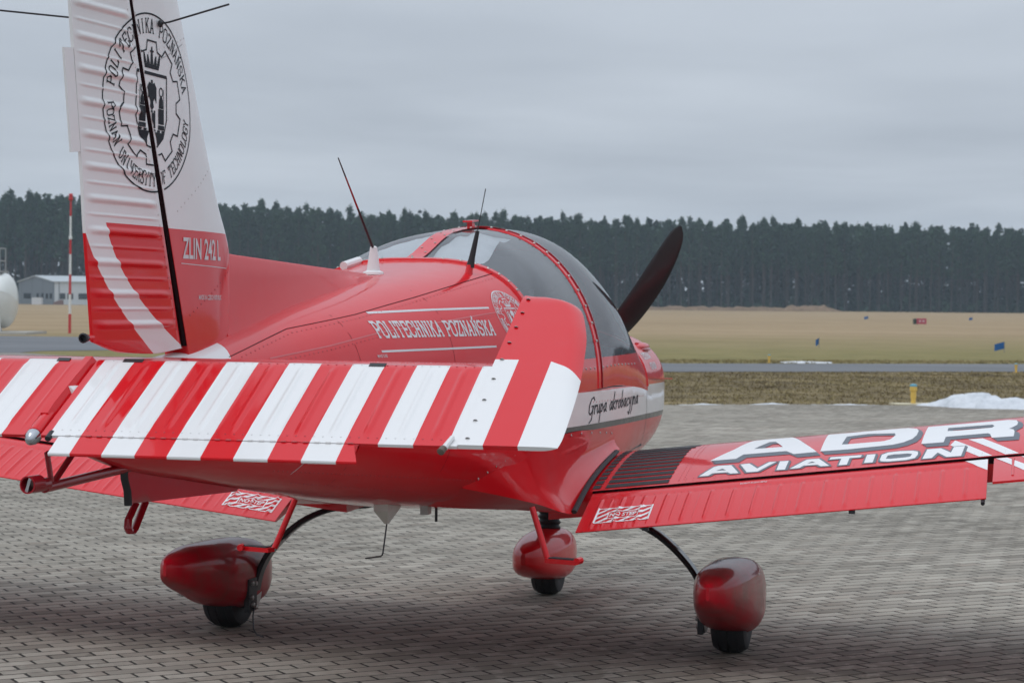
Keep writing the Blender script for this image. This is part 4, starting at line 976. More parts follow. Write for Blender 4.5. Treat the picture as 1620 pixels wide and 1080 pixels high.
for s in (1, -1):
    wg = wing_part(s); WB = bvh_of(wg); topw = onto(WB, lambda x, y: (x, y, 3), (0, 0, -1))
    # gap shadow board behind the trailing lip of the fixed wing
    # flap
    XA, XB = .645, 2.262; hz0 = lambda X: wz(X, xh, True)-.006
    FA = R(19.8); FC = .375
    nx, ns = 420, 26; rows = []; rowsb = []
    beads = [(XA+.055+.0925*k, .0095, .0065) for k in range(18)]+[(XA+.101+.0925*k, .004, .0028) for k in range(17)]
    for i in range(nx+1):
        X = XA+(XB-XA)*i/nx; bh = 0
        for bx_, bw_, bhh in beads:
            d = abs(X-bx_)
            if d < bw_: bh = max(bh, bhh*math.cos(d/bw_*math.pi/2)**1.2)
        z0 = hz0(X); row = []; rb_ = []
        for j in range(ns+1):
            q = j/ns; sdist = FC*q; nose = -.012*max(0, 1-q/.04)**2 if q < .04 else 0
            env = min(1, max(0, (q-.22)/.05))*min(1, max(0, (.95-q)/.04))
            crv = .010*math.sin(min(1, q/.35)*math.pi)*0+.012*(1-q)*q*4*.35
            h_ = bh*env+nose+crv-(.0025 if q > .185 else 0); row.append((s*X, YH-.005-sdist*math.cos(FA)+h_*math.sin(FA)*-1*0, z0-sdist*math.sin(FA)+h_))
            th = .012+.058*(1-q)**1.1-(.03*max(0, 1-q/.06)**2 if q < .06 else 0); rb_.append((s*X, YH-.005-sdist*math.cos(FA), z0-sdist*math.sin(FA)-th*(1 if q < 1 else .5)))
        rows.append(row); rowsb.append(rb_)
    mb = MB(); mb.grid(rows); mb.grid(rowsb)
    for e in (0, nx): mb.add(rows[e]+rowsb[e][::-1], [tuple(range(2*(ns+1)))])
    mb.add([r_[-1] for r_ in rows]+[r_[-1] for r_ in rowsb], [(k, k+1, nx+2+k, nx+1+k) for k in range(nx)]); mb.add([r_[0] for r_ in rows]+[r_[0] for r_ in rowsb], [(k, k+1, nx+2+k, nx+1+k) for k in range(nx)])
    fl_ = mb.build('flap', M['red'], wg, True, 50); FLB = bvh_of(fl_); topf = onto(FLB, lambda x, y: (x, y, 3), (0, 0, -1))
    y0 = YH-.005
    # NO STEP plate on the flap
    def ns_poly(x0, x1, ya, yb):
        P_ = stroke([(x0, ya), (x1, ya), (x1, yb), (x0, yb)], .006, True); ix0, ix1, iya, iyb = x0+(x1-x0)*.22, x0+(x1-x0)*.78, ya+(yb-ya)*.27, ya+(yb-ya)*.73
        P_ += stroke([(ix0, iya), (ix1, iya), (ix1, iyb), (ix0, iyb)], .005, True)
        per = (x1-x0)/4.6
        for rect in ((x0, x1, ya, iya), (x0, x1, iyb, yb), (x0, ix0, iya, iyb), (ix1, x1, iya, iyb)):
            for k in range(-4, 12):
                xa = x0+k*per; sl = 1.15; q = [(xa+(rect[2]-ya)*sl, rect[2]), (xa+per*.42+(rect[2]-ya)*sl, rect[2]), (xa+per*.42+(rect[3]-ya)*sl, rect[3]), (xa+(rect[3]-ya)*sl, rect[3])]
                for lim, sg in ((rect[0], 1), (rect[1], -1)):
                    o2 = []
                    for i2 in range(len(q)):
                        p1, p2 = q[i2], q[(i2+1) % len(q)]; d1, d2 = (p1[0]-lim)*sg, (p2[0]-lim)*sg
                        if d1 >= 0: o2.append(p1)
                        if (d1 >= 0) != (d2 >= 0): t2 = d1/(d1-d2); o2.append((p1[0]+(p2[0]-p1[0])*t2, p1[1]+(p2[1]-p1[1])*t2))
                    q = o2
                    if not q: break
                if len(q) > 2: P_.append(q)
        return P_, (ix0, ix1, iya, iyb)
    if s > 0: X0, X1 = .706, .930
    else: X0, X1 = -.905, -.685
    P_, ib = ns_poly(X0, X1, y0-.295, y0-.175)
    decal('no_step_plate', P_, topf, M['decal_white'], fl_, .01, .0018)
    decal('lettering', font_polys('NO STEP', ib[0]+.008, ib[2]+.013, .030, ib[1]-ib[0]-.016, .03), topf, M['decal_white'], fl_, .01, .0024)
    rv = []
    for q in along((XA+.02, y0-.068), (XB-.02, y0-.068), .028):
        r0 = topf(s*q[0], q[1]); 
        if r0: rv.append(r0)
    rivets('rivet_rows', rv, M['rivet'], fl_, .003, .0014)
    if s > 0:
        decal('lettering', font_polys("DON'T PUSH HERE", 1.27, y0-.052, .014, .11, .012), topf, M['decal_soft'], fl_, .02)
        decal('white_mark', [[(2.17, y0-.012), (XB-.001, y0-.012), (XB-.001, y0-.115)]], topf, M['decal_white'], fl_, .01)
        for X in (.93, 1.75): MB().obox((X, y0-.36*math.cos(FA), hz0(X)-.36*math.sin(FA)-.02), (.012, 0, 0), (0, .012, 0), (0, 0, .006)).build('drain_tab', M['dark'], fl_, False)
        MB().tube([(XB-.012, y0-.33, hz0(XB)-.137), (XB-.012, y0-.372, hz0(XB)-.150)], .008, 8).build('flap_stop', M['dark'], fl_)
    MB().grid([[(s*X, YH-.0035, wz(X, xh, True)-.0005), (s*X, YH-.0035, wz(X, xh, True)-.030)] for X in yl(.64, XT-.02, 30)]).build('flap_gap_shade', plain('flap_shade_black', (.010, .004, .005), .9, spec=.05), wg, False)  # black strip colours in the shade along the flap and aileron gap
    # aileron
    rows = []
    for X in yl(2.285, XT-.02, 40):
        row = []
        for k in range(11):
            q = k/10; c = xh+.012+(1-xh-.03)*q; row.append((s*X, LE-c*CH, wz(X, c, True)-.004+.028*q))
        for k in range(10, -1, -1):
            q = k/10; c = xh+.012+(1-xh-.03)*q; row.append((s*X, LE-c*CH, wz(X, c, False)+.028*q-.004))
        rows.append(row)
    al = MB().grid(rows, True, True).build('aileron', M['red'], wg, True, 45); ALB = bvh_of(al); topa = onto(ALB, lambda x, y: (x, y, 3), (0, 0, -1))
    for X in yl(2.36, 4.2, 10): MB().tube([(s*X, YH-.06, wz(X, (LE-YH+.06)/CH, True)+.001), (s*X, YH-.30, wz(X, .95, True)+.022)], [(.006, .0035)]*2, 6).build('bead', M['red'], al)
    # rivets and walkway
    rv = []
    for ya in (YH+.03, YH+.055):
        for q in along((1.0, ya), (2.9, ya), .03):
            r0 = topw(s*q[0], q[1])
            if r0: rv.append(r0)
    for xa in (1.0, 1.02):
        for q in along((xa, YH+.05), (xa, .3), .03):
            r0 = topw(s*q[0], q[1])
            if r0: rv.append(r0)
    rivets('rivet_rows', rv, M['rivet'], wg, .003, .0014)
    pitch_ = .0635; nstrip = 12
    for k in range(nstrip):
        ya = YH+.018+k*pitch_; yb = ya+pitch_-.017
        for (xa, xb) in ((.634, .668), (.690, .958 if k < 10 else .958+.012*(k-9))):
            decal('walkway_strip', [[(s*xa, ya), (s*xb, ya), (s*xb, yb), (s*xa, yb)] if s > 0 else [(s*xb, ya), (s*xa, ya), (s*xa, yb), (s*xb, yb)]], topw, M['grip'], wg, .05, .0022)
    if s > 0: TOPW, TOPA, WING = topw, topa, wg
# sponsor lettering on the starboard wing
LET = {'A': [[(1.092, -.155), (1.171, .039), (1.225, .275), (1.265, .292), (1.396, .285), (1.476, .032), (1.548, -.16), (1.451, -.163), (1.411, -.095), (1.227, -.09), (1.204, -.158)], [(1.259, .009), (1.309, .155), (1.336, .151), (1.385, .0)]],
       'D': [[(1.562, -.155), (1.558, .268), (1.638, .264), (1.781, .262), (1.905, .24), (1.946, .182), (1.958, .105), (1.955, -.001), (1.941, -.071), (1.908, -.123), (1.864, -.151), (1.675, -.164)], [(1.644, -.058), (1.65, .120), (1.742, .145), (1.857, .098), (1.863, .045), (1.848, -.039), (1.818, -.065), (1.666, -.065)]],
       'R': [[(1.983, -.183), (1.994, .205), (2.112, .2), (2.333, .194), (2.366, .157), (2.374, .095), (2.371, .028), (2.345, -.033), (2.336, -.039), (2.356, -.065), (2.361, -.105), (2.358, -.193), (2.27, -.186), (2.262, -.116), (2.252, -.096), (2.08, -.092), (2.075, -.188)], [(2.082, .029), (2.083, .106), (2.267, .092), (2.276, .051), (2.268, .018), (2.137, .02)]]}
SML = {'a': [[(1.08, -.386), (1.124, -.267), (1.142, -.252), (1.198, -.258), (1.247, -.387), (1.212, -.385), (1.198, -.362), (1.133, -.358), (1.119, -.388)], [(1.144, -.326), (1.166, -.302), (1.187, -.332)]],
       'v': [[(1.237, -.261), (1.275, -.257), (1.319, -.344), (1.359, -.263), (1.391, -.265), (1.327, -.389), (1.281, -.387)]], 'i': [[(1.405, -.392), (1.405, -.266), (1.442, -.269), (1.441, -.395)]],
       'a2': [[(1.459, -.391), (1.518, -.276), (1.568, -.276), (1.623, -.397), (1.587, -.393), (1.571, -.366), (1.514, -.362), (1.499, -.391)], [(1.525, -.337), (1.543, -.313), (1.561, -.334)]],
       't': [[(1.614, -.307), (1.617, -.272), (1.747, -.280), (1.743, -.312), (1.698, -.311), (1.695, -.403), (1.661, -.401), (1.664, -.307)]], 'i2': [[(1.764, -.40), (1.768, -.283), (1.803, -.283), (1.80, -.403)]],
       'o': [[(1.826, -.374), (1.83, -.302), (1.854, -.275), (1.899, -.271), (1.953, -.28), (1.976, -.302), (1.979, -.343), (1.969, -.394), (1.934, -.41), (1.864, -.410), (1.832, -.397)], [(1.85, -.366), (1.855, -.323), (1.879, -.314), (1.937, -.319), (1.954, -.331), (1.949, -.365), (1.928, -.372), (1.87, -.374)]],
       'n': [[(2.0, -.415), (2.013, -.281), (2.068, -.283), (2.111, -.361), (2.121, -.279), (2.165, -.281), (2.154, -.421), (2.096, -.417), (2.058, -.344), (2.037, -.415)]]}
for poly in ([(2.104, -.243), (2.121, -.168), (2.277, -.446), (2.226, -.446)], [(2.174, -.169), (2.232, -.173), (2.381, -.446), (2.328, -.446)], [(2.45, -.14), (2.51, -.14), (2.60, -.30), (2.545, -.30)]):
    decal('white_stripe', [poly], TOPW, M['decal_white'], WING, .03, .0009)
decal('white_stripe', [[(2.287, -.47), (2.33, -.47), (2.50, -.78), (2.455, -.80)]], TOPA, M['decal_white'], WING, .03, .0012); decal('white_stripe', [[(2.385, -.47), (2.44, -.47), (2.61, -.78), (2.56, -.80)]], TOPA, M['decal_white'], WING, .03, .0012)
decal('white_stripe', [[(1.70, .285), (1.93, .275), (1.93, .29), (1.70, .30)]], TOPW, M['decal_white'], WING, .03, .0009)
for k, loops in LET.items():
    sh = lambda d: [[(x+.022*d, y-.062*d) for x, y in lp] for lp in loops]
    decal('letter_shadow', [sh(1), sh(.66), sh(.33)], TOPW, M['decal_grey'], WING, .03, .0016, .0002, True)
    decal('letter', [loops], TOPW, M['decal_white'], WING, .03, .0026, 0, True)
for k, loops in SML.items():
    e_ = .007; outer = loops[0]
    decal('letter_shadow', [[(x+dx, y+dy*1.6) for x, y in outer] for dx, dy in ((e_, e_), (-e_, e_), (e_, -e_), (-e_, -e_), (.012, -.006))], TOPW, M['decal_grey'], WING, .03, .0014, .0001)
    decal('letter', [loops], TOPW, M['decal_white'], WING, .03, .0026, 0, True)
# --- tail: fin, dorsal fin, rudder
hinge = lambda z: -3.359-.396*(z-1.375); finle = pchip([1.30, 1.40, 1.661, 1.813, 2.384, 2.66], [-2.87, -2.90, -2.948, -3.048, -3.362, -3.520])
ZT = 2.66; rows = []
for z in yl(1.335, ZT, 60)+[ZT+.03, ZT+.05]:
    zz_ = min(z, ZT); k = 1 if z <= ZT else (.75 if z < ZT+.04 else .2); yh = hinge(zz_)+.012; yle = finle(zz_); c = yle-yh; half = []
    for i in range(15):
        q = (1-math.cos(math.pi*i/14*.5)) if False else (i/14)**1.6; th = (.037-.008*(zz_-1.4))*min(1, math.sqrt(q*2.2))*k; half.append((th, yle-c*q, z))
    rows.append(half+[(-a, b, z_) for a, b, z_ in half[::-1]])
fin = MB().grid(rows, True, True).build('fin', M['fin'], AC, True, 45); FNB = bvh_of(fin)
rows = []
dz = pchip([-2.96, -1.53], [1.658, 1.616])
for y in yl(-3.02, -1.50, 30):
    zt = dz(y) if y > -2.96 else 1.66; zb0 = sec(y)[1]-.03; hb_ = .030+.012*(y+3.02)/1.5; tp = .009
    f_ = min(1, max(0, (-1.50-y)/.06)); zt = zb0+(zt-zb0)*max(f_, .05)
    rows.append([(hb_+.012, y, zb0), (hb_*.8, y, zb0+.045*min(1, (zt-zb0)/.06)), (tp+.008, y, zb0+(zt-zb0)*.7), (tp, y, zt-.008), (tp*.5, y, zt), (-tp*.5, y, zt), (-tp, y, zt-.008), (-tp-.008, y, zb0+(zt-zb0)*.7), (-hb_*.8, y, zb0+.045*min(1, (zt-zb0)/.06)), (-hb_-.012, y, zb0)])
MB().grid(rows, False, True).build('dorsal_fin', M['red'], AC, True, 50)
rte = lambda z: float(np.interp(z, [1.36, 1.402, 1.72, 1.818, 2.286, 2.68], [-3.80, -3.904, -3.957, -3.969, -4.046, -4.108]))
bw = [(1.446+.0839*k, .0118, .0066) for k in range(15)]+[(1.488+.0839*k, .0045, .0030) for k in range(15)]
zb_of = pchip([-3.92, -3.70, -3.55, -3.36, -3.3], [1.404, 1.368, 1.3625, 1.376, 1.378])
def rud_side(sx):
    rows_ = []
    for i in range(441):
        z = 1.352+(2.68-1.352)*i/440; yh = hinge(z)-.006; yt = rte(z); row = []
        for j in range(25):
            q = j/24; y = yh+(yt-yh)*q; zz_ = max(z, zb_of(y)); th = .030*(1-q)**.9+.0045; bh = 0
            th *= 1-.5*max(0, 1-q/.04)**2
            for b0, b1, b2 in bw:
                d = abs(zz_-b0)
                if d < b1: bh = max(bh, b2*math.cos(d/b1*math.pi/2)**1.2)
            env = min(1, max(0, (q-.10)/.04))*min(1, max(0, (.955-q)/.035)); row.append((sx*(th+bh*env), y, zz_))
        rows_.append(row)
    return rows_
ra, rb2 = rud_side(1), rud_side(-1); mb = MB(); mb.grid(ra); mb.grid(rb2)
for sel in (lambda r_: r_[0], lambda r_: r_[-1]): mb.grid([[sel(p), sel(q)] for p, q in zip(ra, rb2)])
mb.grid([[p, q] for p, q in zip(ra[0], rb2[0])]); mb.grid([[p, q] for p, q in zip(ra[-1], rb2[-1])])
rud = mb.build('rudder', M['rudder'], AC, True, 60); RUB = bvh_of(rud)
sidef = onto(FNB, lambda y, z: (1, y, z), (-1, 0, 0)); sider = onto(RUB, lambda y, z: (1, y, z), (-1, 0, 0))
em = emblem((-3.600, 2.062), .282, .247, .0046)
decal('emblem', em, sider, M['ink'], rud, .008, .0012, .00003); decal('emblem', em, sidef, M['ink'], fin, .012, .0012, .00003)
MB().prism([(-.003, -4.08, 2.160), (-.003, -4.028, 2.165), (-.003, -3.980, 1.900), (-.003, -4.034, 1.894)], 0, 0, (.006, 0, 0)).build('fixed_tab', M['white'], rud, False)
MB().grid([[(x, hinge(z)+dy, z) for x, dy in ((-hw_, -.0085), (hw_, -.0085), (hw_+.003, .0145), (-hw_-.003, .0145))] for z, hw_ in ((1.38, .0325), (2.65, .0235))], True, True).build('hinge_gap_shade', plain('hinge_shade_black', (.012, .004, .005), .9, spec=.05), fin, False)  # black filler standing in for the shade inside the rudder hinge gap
decal('lettering', font_polys('ZLIN 242 L', -3.385, 1.636, .062, .305, .020, 0), sidef, M['decal_soft'], fin, .03)
decal('lettering', font_polys('MADE IN CZECH REPUBLIC', -3.267, 1.516, .014, .185, .014), sidef, M['decal_soft'], fin, .03)
decal('plate_line', stroke([(-3.395, 1.62), (-3.02, 1.612)], .002), sidef, M['decal_soft'], fin, .03)
rv = []
for q in along((-3.40, 1.43), (-3.60, 1.93), .03)+along((-3.62, 1.97), (-3.75, 2.33), .03): 
    r0 = sidef(q[0]+.03, q[1]); 
    if r0: rv.append(r0)
    r0 = sider(q[0]-.022, q[1]); 
    if r0: rv.append(r0)
r1 = []
for q in along((-3.42, 1.77), (-3.16, 1.90), .028)+along((-3.33, 1.47), (-3.0, 1.60), .028)+along((-3.62, 2.20), (-3.30, 2.285), .035):
    r0 = sidef(*q)
    if r0: (rv if q[1] > 1.72 else r1).append(r0)
rivets('rivet_rows', [r for r in rv if r[0].z > 1.72], M['rivet_white'], fin); rivets('rivet_rows', [r for r in rv if r[0].z <= 1.72]+r1, M['rivet'], fin)
decal('panel_seam', stroke([(-3.585, 2.175), (-3.36, 2.255)], .0022), sidef, plain('seam_grey', (.45, .43, .43), .5), fin, .03)
MB().tube([(0, -3.90, 1.412), (0, -3.935, 1.412)], .008, 8).build('rudder_horn', M['red'], rud); MB().lathe((0, -3.935, 1.412), (0, -1, 0), [(0, .010), (.02, .014), (.022, .010), (.008, .009)], 12).build('stop_tube', M['dark'], rud)
# fin-tip navigation whiskers
for s in (1, -1):
    b0 = Vector((s*.034, -3.556, 2.288)); 
    MB().lathe(b0, (s, 0, 0), [(0, .010), (.006, .010), (.010, .005)], 10).build('whisker_base', M['dark'], fin)
    MB().tube([b0, b0+Vector((s*.03, .0, .004)), Vector((s*.30, -3.70, 2.315)) if s > 0 else Vector((s*.42, -3.93, 2.30))], .0028, 6).build('whisker_antenna', M['dark'], fin)
# --- tailplane and elevators
def stab(s):
    rows_ = []
    for X in yl(.0, 1.085, 16):
        row = []; yle = -3.36-.06*X; yte = -3.872
        for k in range(13): q = (1-math.cos(math.pi*k/12))/2; th = .5*.056*(2.4*math.sqrt(q)*(1-q)+.42*q); row.append((s*X, yle+(yte-yle)*q, 1.322+th))
        for k in range(12, -1, -1): q = (1-math.cos(math.pi*k/12))/2; th = .5*.056*(2.4*math.sqrt(q)*(1-q)+.42*q); row.append((s*X, yle+(yte-yle)*q, 1.322-th))
        rows_.append(row)
    return MB().grid(rows_, True, True).build('tailplane', M['red'], AC, True, 45)
stab(1); stab(-1)
EA = R(29); HY, HZ = -3.905, 1.358; ca_, sa_ = math.cos(EA), math.sin(EA)
def ep(X, sd, h): return (X, HY-sd*ca_-h*sa_*-1*-1, HZ-sd*sa_+h*ca_)
SD = .3785
xout = pchip([-.378, -.370, -.352, -.344, -.325, -.306, -.239, -.157, -.077, .032, .137, .239, .337, .378, .40], [1.13, 1.19, 1.215, 1.239, 1.262, 1.272, 1.293, 1.312, 1.3225, 1.335, 1.343, 1.3475, 1.350, 1.347, 1.34])
ebead = [(.0863*k, .0105, .0040) for k in range(1, 13)]+[(.0863*k+.043, .004, .0018) for k in range(0, 13)]
def elevator(s):
    nx, ns = 330, 24; rows_ = []; rb_ = []; x0 = .022
    for i in range(nx+1):
        X = x0+(1.102-x0)*i/nx; bh = 0
        for b0, b1, b2 in ebead:
            d = abs(X-b0)
            if d < b1: bh = max(bh, b2*math.cos(d/b1*math.pi/2)**1.2)
        row = []; rb = []
        for j in range(ns+1):
            q = j/ns; sd = -.025+(SD+.025)*q; env = min(1, max(0, (q-.12)/.05))*min(1, max(0, (.90-q)/.05)); nose = -.030*max(0, 1-q/.09)**2
            row.append(ep(s*X, sd, bh*env+nose)); th = .008+.052*(1-q)-.02*max(0, 1-q/.08)**2; rb.append(ep(s*X, sd, -th))
        rows_.append(row); rb_.append(rb)
    mb_ = MB(); mb_.grid(rows_); mb_.grid(rb_)
    for e in (0, nx): mb_.grid([[p, q] for p, q in zip(rows_[e], rb_[e])])
    mb_.grid([[p[-1], q[-1]] for p, q in zip(rows_, rb_)]); mb_.grid([[p[0], q[0]] for p, q in zip(rows_, rb_)])
    el = mb_.build('elevator', M['elevator'], AC, True, 55)
    # balance horn and tip in one piece
    rows_ = []; rb_ = []; ns = 46
    for i in range(ns+1):
        sd = -.376+(.378+.376)*i/ns; xo = xout(sd); row = []; rb = []
        le = max(0, 1-(sd+.376)/.06)
        for j in range(21):
            q = 1-(1-j/20)**1.7; X = 1.104+(xo-1.104)*q; d = xo-X; edge = max(0, 1-d/.05)
            tail = max(0, (sd-.0)/.378); top_ = .004-.022*edge**2.4*(1-.9*tail)-.010*le**2.2; thk = (.054*(1-.86*tail)+.004)*(1-.55*le**2); bot = top_-thk*(1-edge**2.5*.97); row.append(ep(s*X, sd, top_)); rb.append(ep(s*X, sd, bot))
        rows_.append(row); rb_.append(rb)
    mb_ = MB(); mb_.grid(rows_); mb_.grid(rb_)
    for e in (0, ns): mb_.grid([[p, q] for p, q in zip(rows_[e], rb_[e])])
    mb_.grid([[p[-1], q[-1]] for p, q in zip(rows_, rb_)]); mb_.grid([[p[0], q[0]] for p, q in zip(rows_, rb_)])
    tp = mb_.build('elevator_tip', M['elevator'], el, True, 55)
    for sd in (-.335, -.262, -.185, -.105, -.02, .075, .175, .27, .35):
        m_b = MB(); dome(m_b, ep(s*1.122, sd, .004), (0, sa_, ca_), .0062, .0035); m_b.build('screw', M['screw'], tp)
    return el
EL = elevator(1); EP = elevator(-1)
bv_ = bvh_of(EL); tope = onto(bv_, lambda x, y: (x, y, 3), (0, 0, -1))
# trim tab on the starboard elevator
rows = []
for i in range(61):
    X = .072+(.872-.072)*i/60; row = [ep(X-.026*(1-q) if i == 60 else X, SD+.002+.070*q, -.001-.004*q) for q in (0, .06, .5, .96, 1)]; rows.append(row)
rbm = [[(p[0], p[1], p[2]-(.009 if k < 4 else .004)) for k, p in enumerate(r_)] for r_ in rows]
mb = MB(); mb.grid(rows); mb.grid(rbm); mb.grid([[p[-1], q[-1]] for p, q in zip(rows, rbm)]); mb.grid([[p[0], q[0]] for p, q in zip(rows, rbm)])
for e in (0, 60): mb.grid([[p, q] for p, q in zip(rows[e], rbm[e])])
mb.build('trim_tab', M['elevator'], EL, True, 55)
for k in range(27):
    X = .09+k*.0285; MB().tube([ep(X, SD+.001, .0005), ep(X+.013, SD+.001, .0005)], .0028, 6).build('tab_hinge_knuckle', M['rivet_white'] if ((X-.043)/.1725) % 1 < .5 else M['rivet'], EL)
for X, w_ in ((.125, .028), (.80, .022), (-.075, .018)):
    o_ = MB().obox(ep(X, .010, .0002), (w_, 0, 0), (0, .008*ca_, .008*sa_), (0, -.0012*sa_, .0012*ca_)).build('hinge_slot', M['dark'], EL if X > 0 else EP, False)
rv = []
for sd in (.012, .352):
    for X in yl(.07, 1.08, 44):
        r0 = tope(X, HY-sd*ca_)
        if r0: rv.append(r0)
rivets('rivet_rows', [r for r in rv if ((r[0].x-.043)/.1725) % 1 > .507], M['rivet'], EL, .0028, .0012); rivets('rivet_rows', [r for r in rv if ((r[0].x-.043)/.1725) % 1 <= .507], M['rivet_white'], EL, .0028, .0012)
# ridge and tail light between the elevators
rows = [[ep(x, sd, h) for x, h in ((-.030, -.035), (-.015, hh), (.004, hh), (.030, -.035))] for sd, hh in ((.0, .006), (.12, .012), (.25, .014), (.29, .010))]
MB().grid(rows, False, True).build('elevator_joint', M['red'], EP, True, 50)
tl = Vector(ep(-.004, .25, -.010)); td = Vector((0, -ca_, -sa_))
MB().lathe(tl, td, [(0, .014), (.01, .018), (.11, .020), (.112, .018)], 16).build('light_housing', M['red'], EP)
MB().lathe(tl, td, [(.112, .0185), (.118, .0205), (.132, .018), (.145, .011), (.150, .003)], 16).build('tail_light', M['lens'], EP)
MB().tube([ep(.045, .36, -.004), ep(.045, .39, -.004)], .008, 8).build('bolt', M['dark'], EP)
st_ = MB().tube([ep(1.085, SD-.03, .006), ep(1.075, SD+.012, .002)], [.006, .008], 8).build('static_stub', M['white'], EL)
MB().lathe(ep(1.073, SD+.012, .002), (-.2, -ca_, -sa_), [(0, .0085), (.018, .0095), (.02, .006)], 10).build('stub_socket', plain('socket_brown', (.12, .09, .07), .6), EL)
# --- under the tail: ventral plate, tow hook, skid loop
MB().prism([(-.006, -3.695, 1.055), (-.006, -3.672, .950), (-.006, -3.534, .943), (-.006, -2.88, .915), (-.006, -2.80, .95), (-.006, -3.3, 1.01)], 0, 0, (.012, 0, 0)).build('ventral_plate', M['red_dark'], AC, False)
MB().tube([(0, -3.70, 1.055), (0, -3.695, 1.02), (0, -3.675, .985), (0, -3.670, .945)], [(.009, .012)]*4, 8).build('plate_edge', M['dark'], AC)
lp = [(-3.585, .945), (-3.70, .913), (-3.712, .893), (-3.70, .876), (-3.672, .870), (-3.655, .878), (-3.545, .943)]
lp = [(-3.62, .945), (-3.668, .905), (-3.672, .882), (-3.660, .868), (-3.640, .866), (-3.625, .874), (-3.555, .943)]
MB().tube([(0, y, z) for y, z in lp], [(.012, .0045)]*len(lp), 8).build('skid_loop', M['red_dark'], AC)
tow = MB(); tow.tube([(0, -3.66, 1.050), (0, -4.17, 1.036)], .0135, 12); tow.tube([(0, -4.13, 1.04), (-.004, -4.15, 1.125)], [(.010, .006)]*2, 8); tow.tube([(0, -4.12, 1.045), (0, -4.00, 1.118)], [(.010, .006)]*2, 8); tow.tube([(0, -4.15, 1.122), (0, -3.97, 1.118)], .008, 8)
tow.lathe((0, -4.20, 1.045), (0, 1, 0), [(0, .017), (.04, .017)], 14)
TW = tow.build('tow_hook', M['red_dark'], AC)
MB().lathe((-.004, -4.255, 1.05), (.1, 1, 0), [(.0, .0185), (.0, .0225), (.05, .0225), (.05, .0185), (.0, .0185)], 20, False).build('hook_ring', M['red_dark'], TW)
MB().obox((-.004, -4.23, 1.05), (.004, 0, .0), (0, .02, 0), (.006, 0, .02)).build('hook_claw', M['steel'], TW, False)
# --- undercarriage
def leg(s):
    P_ = [(.50, .06, .585), (.66, .06, .565), (.80, .055, .515), (.93, .05, .415), (1.01, .045, .315), (1.042, .04, .235), (1.05, .03, .17)]
    fs = [pchip(range(7), c) for c in zip(*P_)]; pts_ = [Vector((s*fs[0](k), fs[1](k), fs[2](k))) for k in yl(0, 6, 24)]; rows_ = []
    for i, p in enumerate(pts_):
        d = (pts_[min(i+1, 24)]-pts_[max(i-1, 0)]).normalized(); w_ = .055-.025*i/24; th = .014-.004*i/24; n = Vector((d.z, 0, -d.x))
        rows_.append([p+Vector((0, w_, 0))-n*th*.4, p+Vector((0, w_*.8, 0))+n*th, p-Vector((0, w_*.8, 0))+n*th, p-Vector((0, w_, 0))-n*th*.4, p-Vector((0, w_*.8, 0))-n*th, p+Vector((0, w_*.8, 0))-n*th])
    lg = MB().grid(rows_, True, True).build('gear_leg', M['leg'], AC, True, 40)
    MB().tube([p+Vector((-s*.004, -.035, .012)) for p in pts_[8:]], .0045, 6).build('brake_line', M['rubber'], lg)
    return lg
leg(1); leg(-1)
FR = [(-.735, .385, .325, .007), (-.71, .394, .305, .030), (-.60, .415, .258, .074), (-.42, .428, .198, .108), (-.2, .424, .125, .128), (0, .415, .088, .134), (.18, .392, .09, .124), (.32, .345, .125, .092), (.40, .295, .155, .055), (.435, .25, .19, .018)]
def fairing(cx, cy, sc_, zs_off, mat, name, table=FR, n=28):
    c = list(zip(*table)); f1, f2, f3 = [pchip(c[0], k) for k in c[1:]]; rows_ = []
    for y in yl(table[0][0], table[-1][0], 44):
        zt, zb, hw_ = f1(y), f2(y), f3(y); zc0 = (zt+zb)/2; hh = (zt-zb)/2
        rows_.append([(cx+hw_*sc_*math.copysign(abs(math.cos(a))**.66, math.cos(a)), cy+y*sc_, (zc0+hh*math.copysign(abs(math.sin(a))**(.86 if math.sin(a) > 0 else .5), math.sin(a)))*1.0+zs_off) for a in [k*2*math.pi/n for k in range(n)]])
    return MB().grid(rows_, True, True).build(name, mat, AC, True, 45)
def wheel(c, r, hw_, tyre_parent=AC):
    prof = [(-hw_*.45, r*.45), (-hw_*.9, r*.52), (-hw_, r*.72), (-hw_*.9, r*.90), (-hw_*.6, r*.97), (-hw_*.56, r*.982), (-hw_*.50, r*.965), (-hw_*.44, r*.986), (-hw_*.08, r), (-hw_*.04, r*.978), (hw_*.04, r*.978), (hw_*.08, r), (hw_*.44, r*.986), (hw_*.50, r*.965), (hw_*.56, r*.982), (hw_*.6, r*.97), (hw_*.9, r*.90), (hw_, r*.72), (hw_*.9, r*.52), (hw_*.45, r*.45)]
    e = MB().lathe(c, (1, 0, 0), prof, 40).build('wheel', M['rubber'], tyre_parent)
    MB().lathe(c, (1, 0, 0), [(-hw_*.5, r*.2), (-hw_*.55, r*.46), (hw_*.55, r*.46), (hw_*.5, r*.2)], 24).build('rim', M['steel'], e)
    g_ = MB()
    for k in (-.5, -.17, .17, .5): g_.lathe((c[0]+hw_*k, c[1], c[2]), (1, 0, 0), [(-.003, r*.99), (0, r*.982), (.003, r*.99)], 40)
    return e
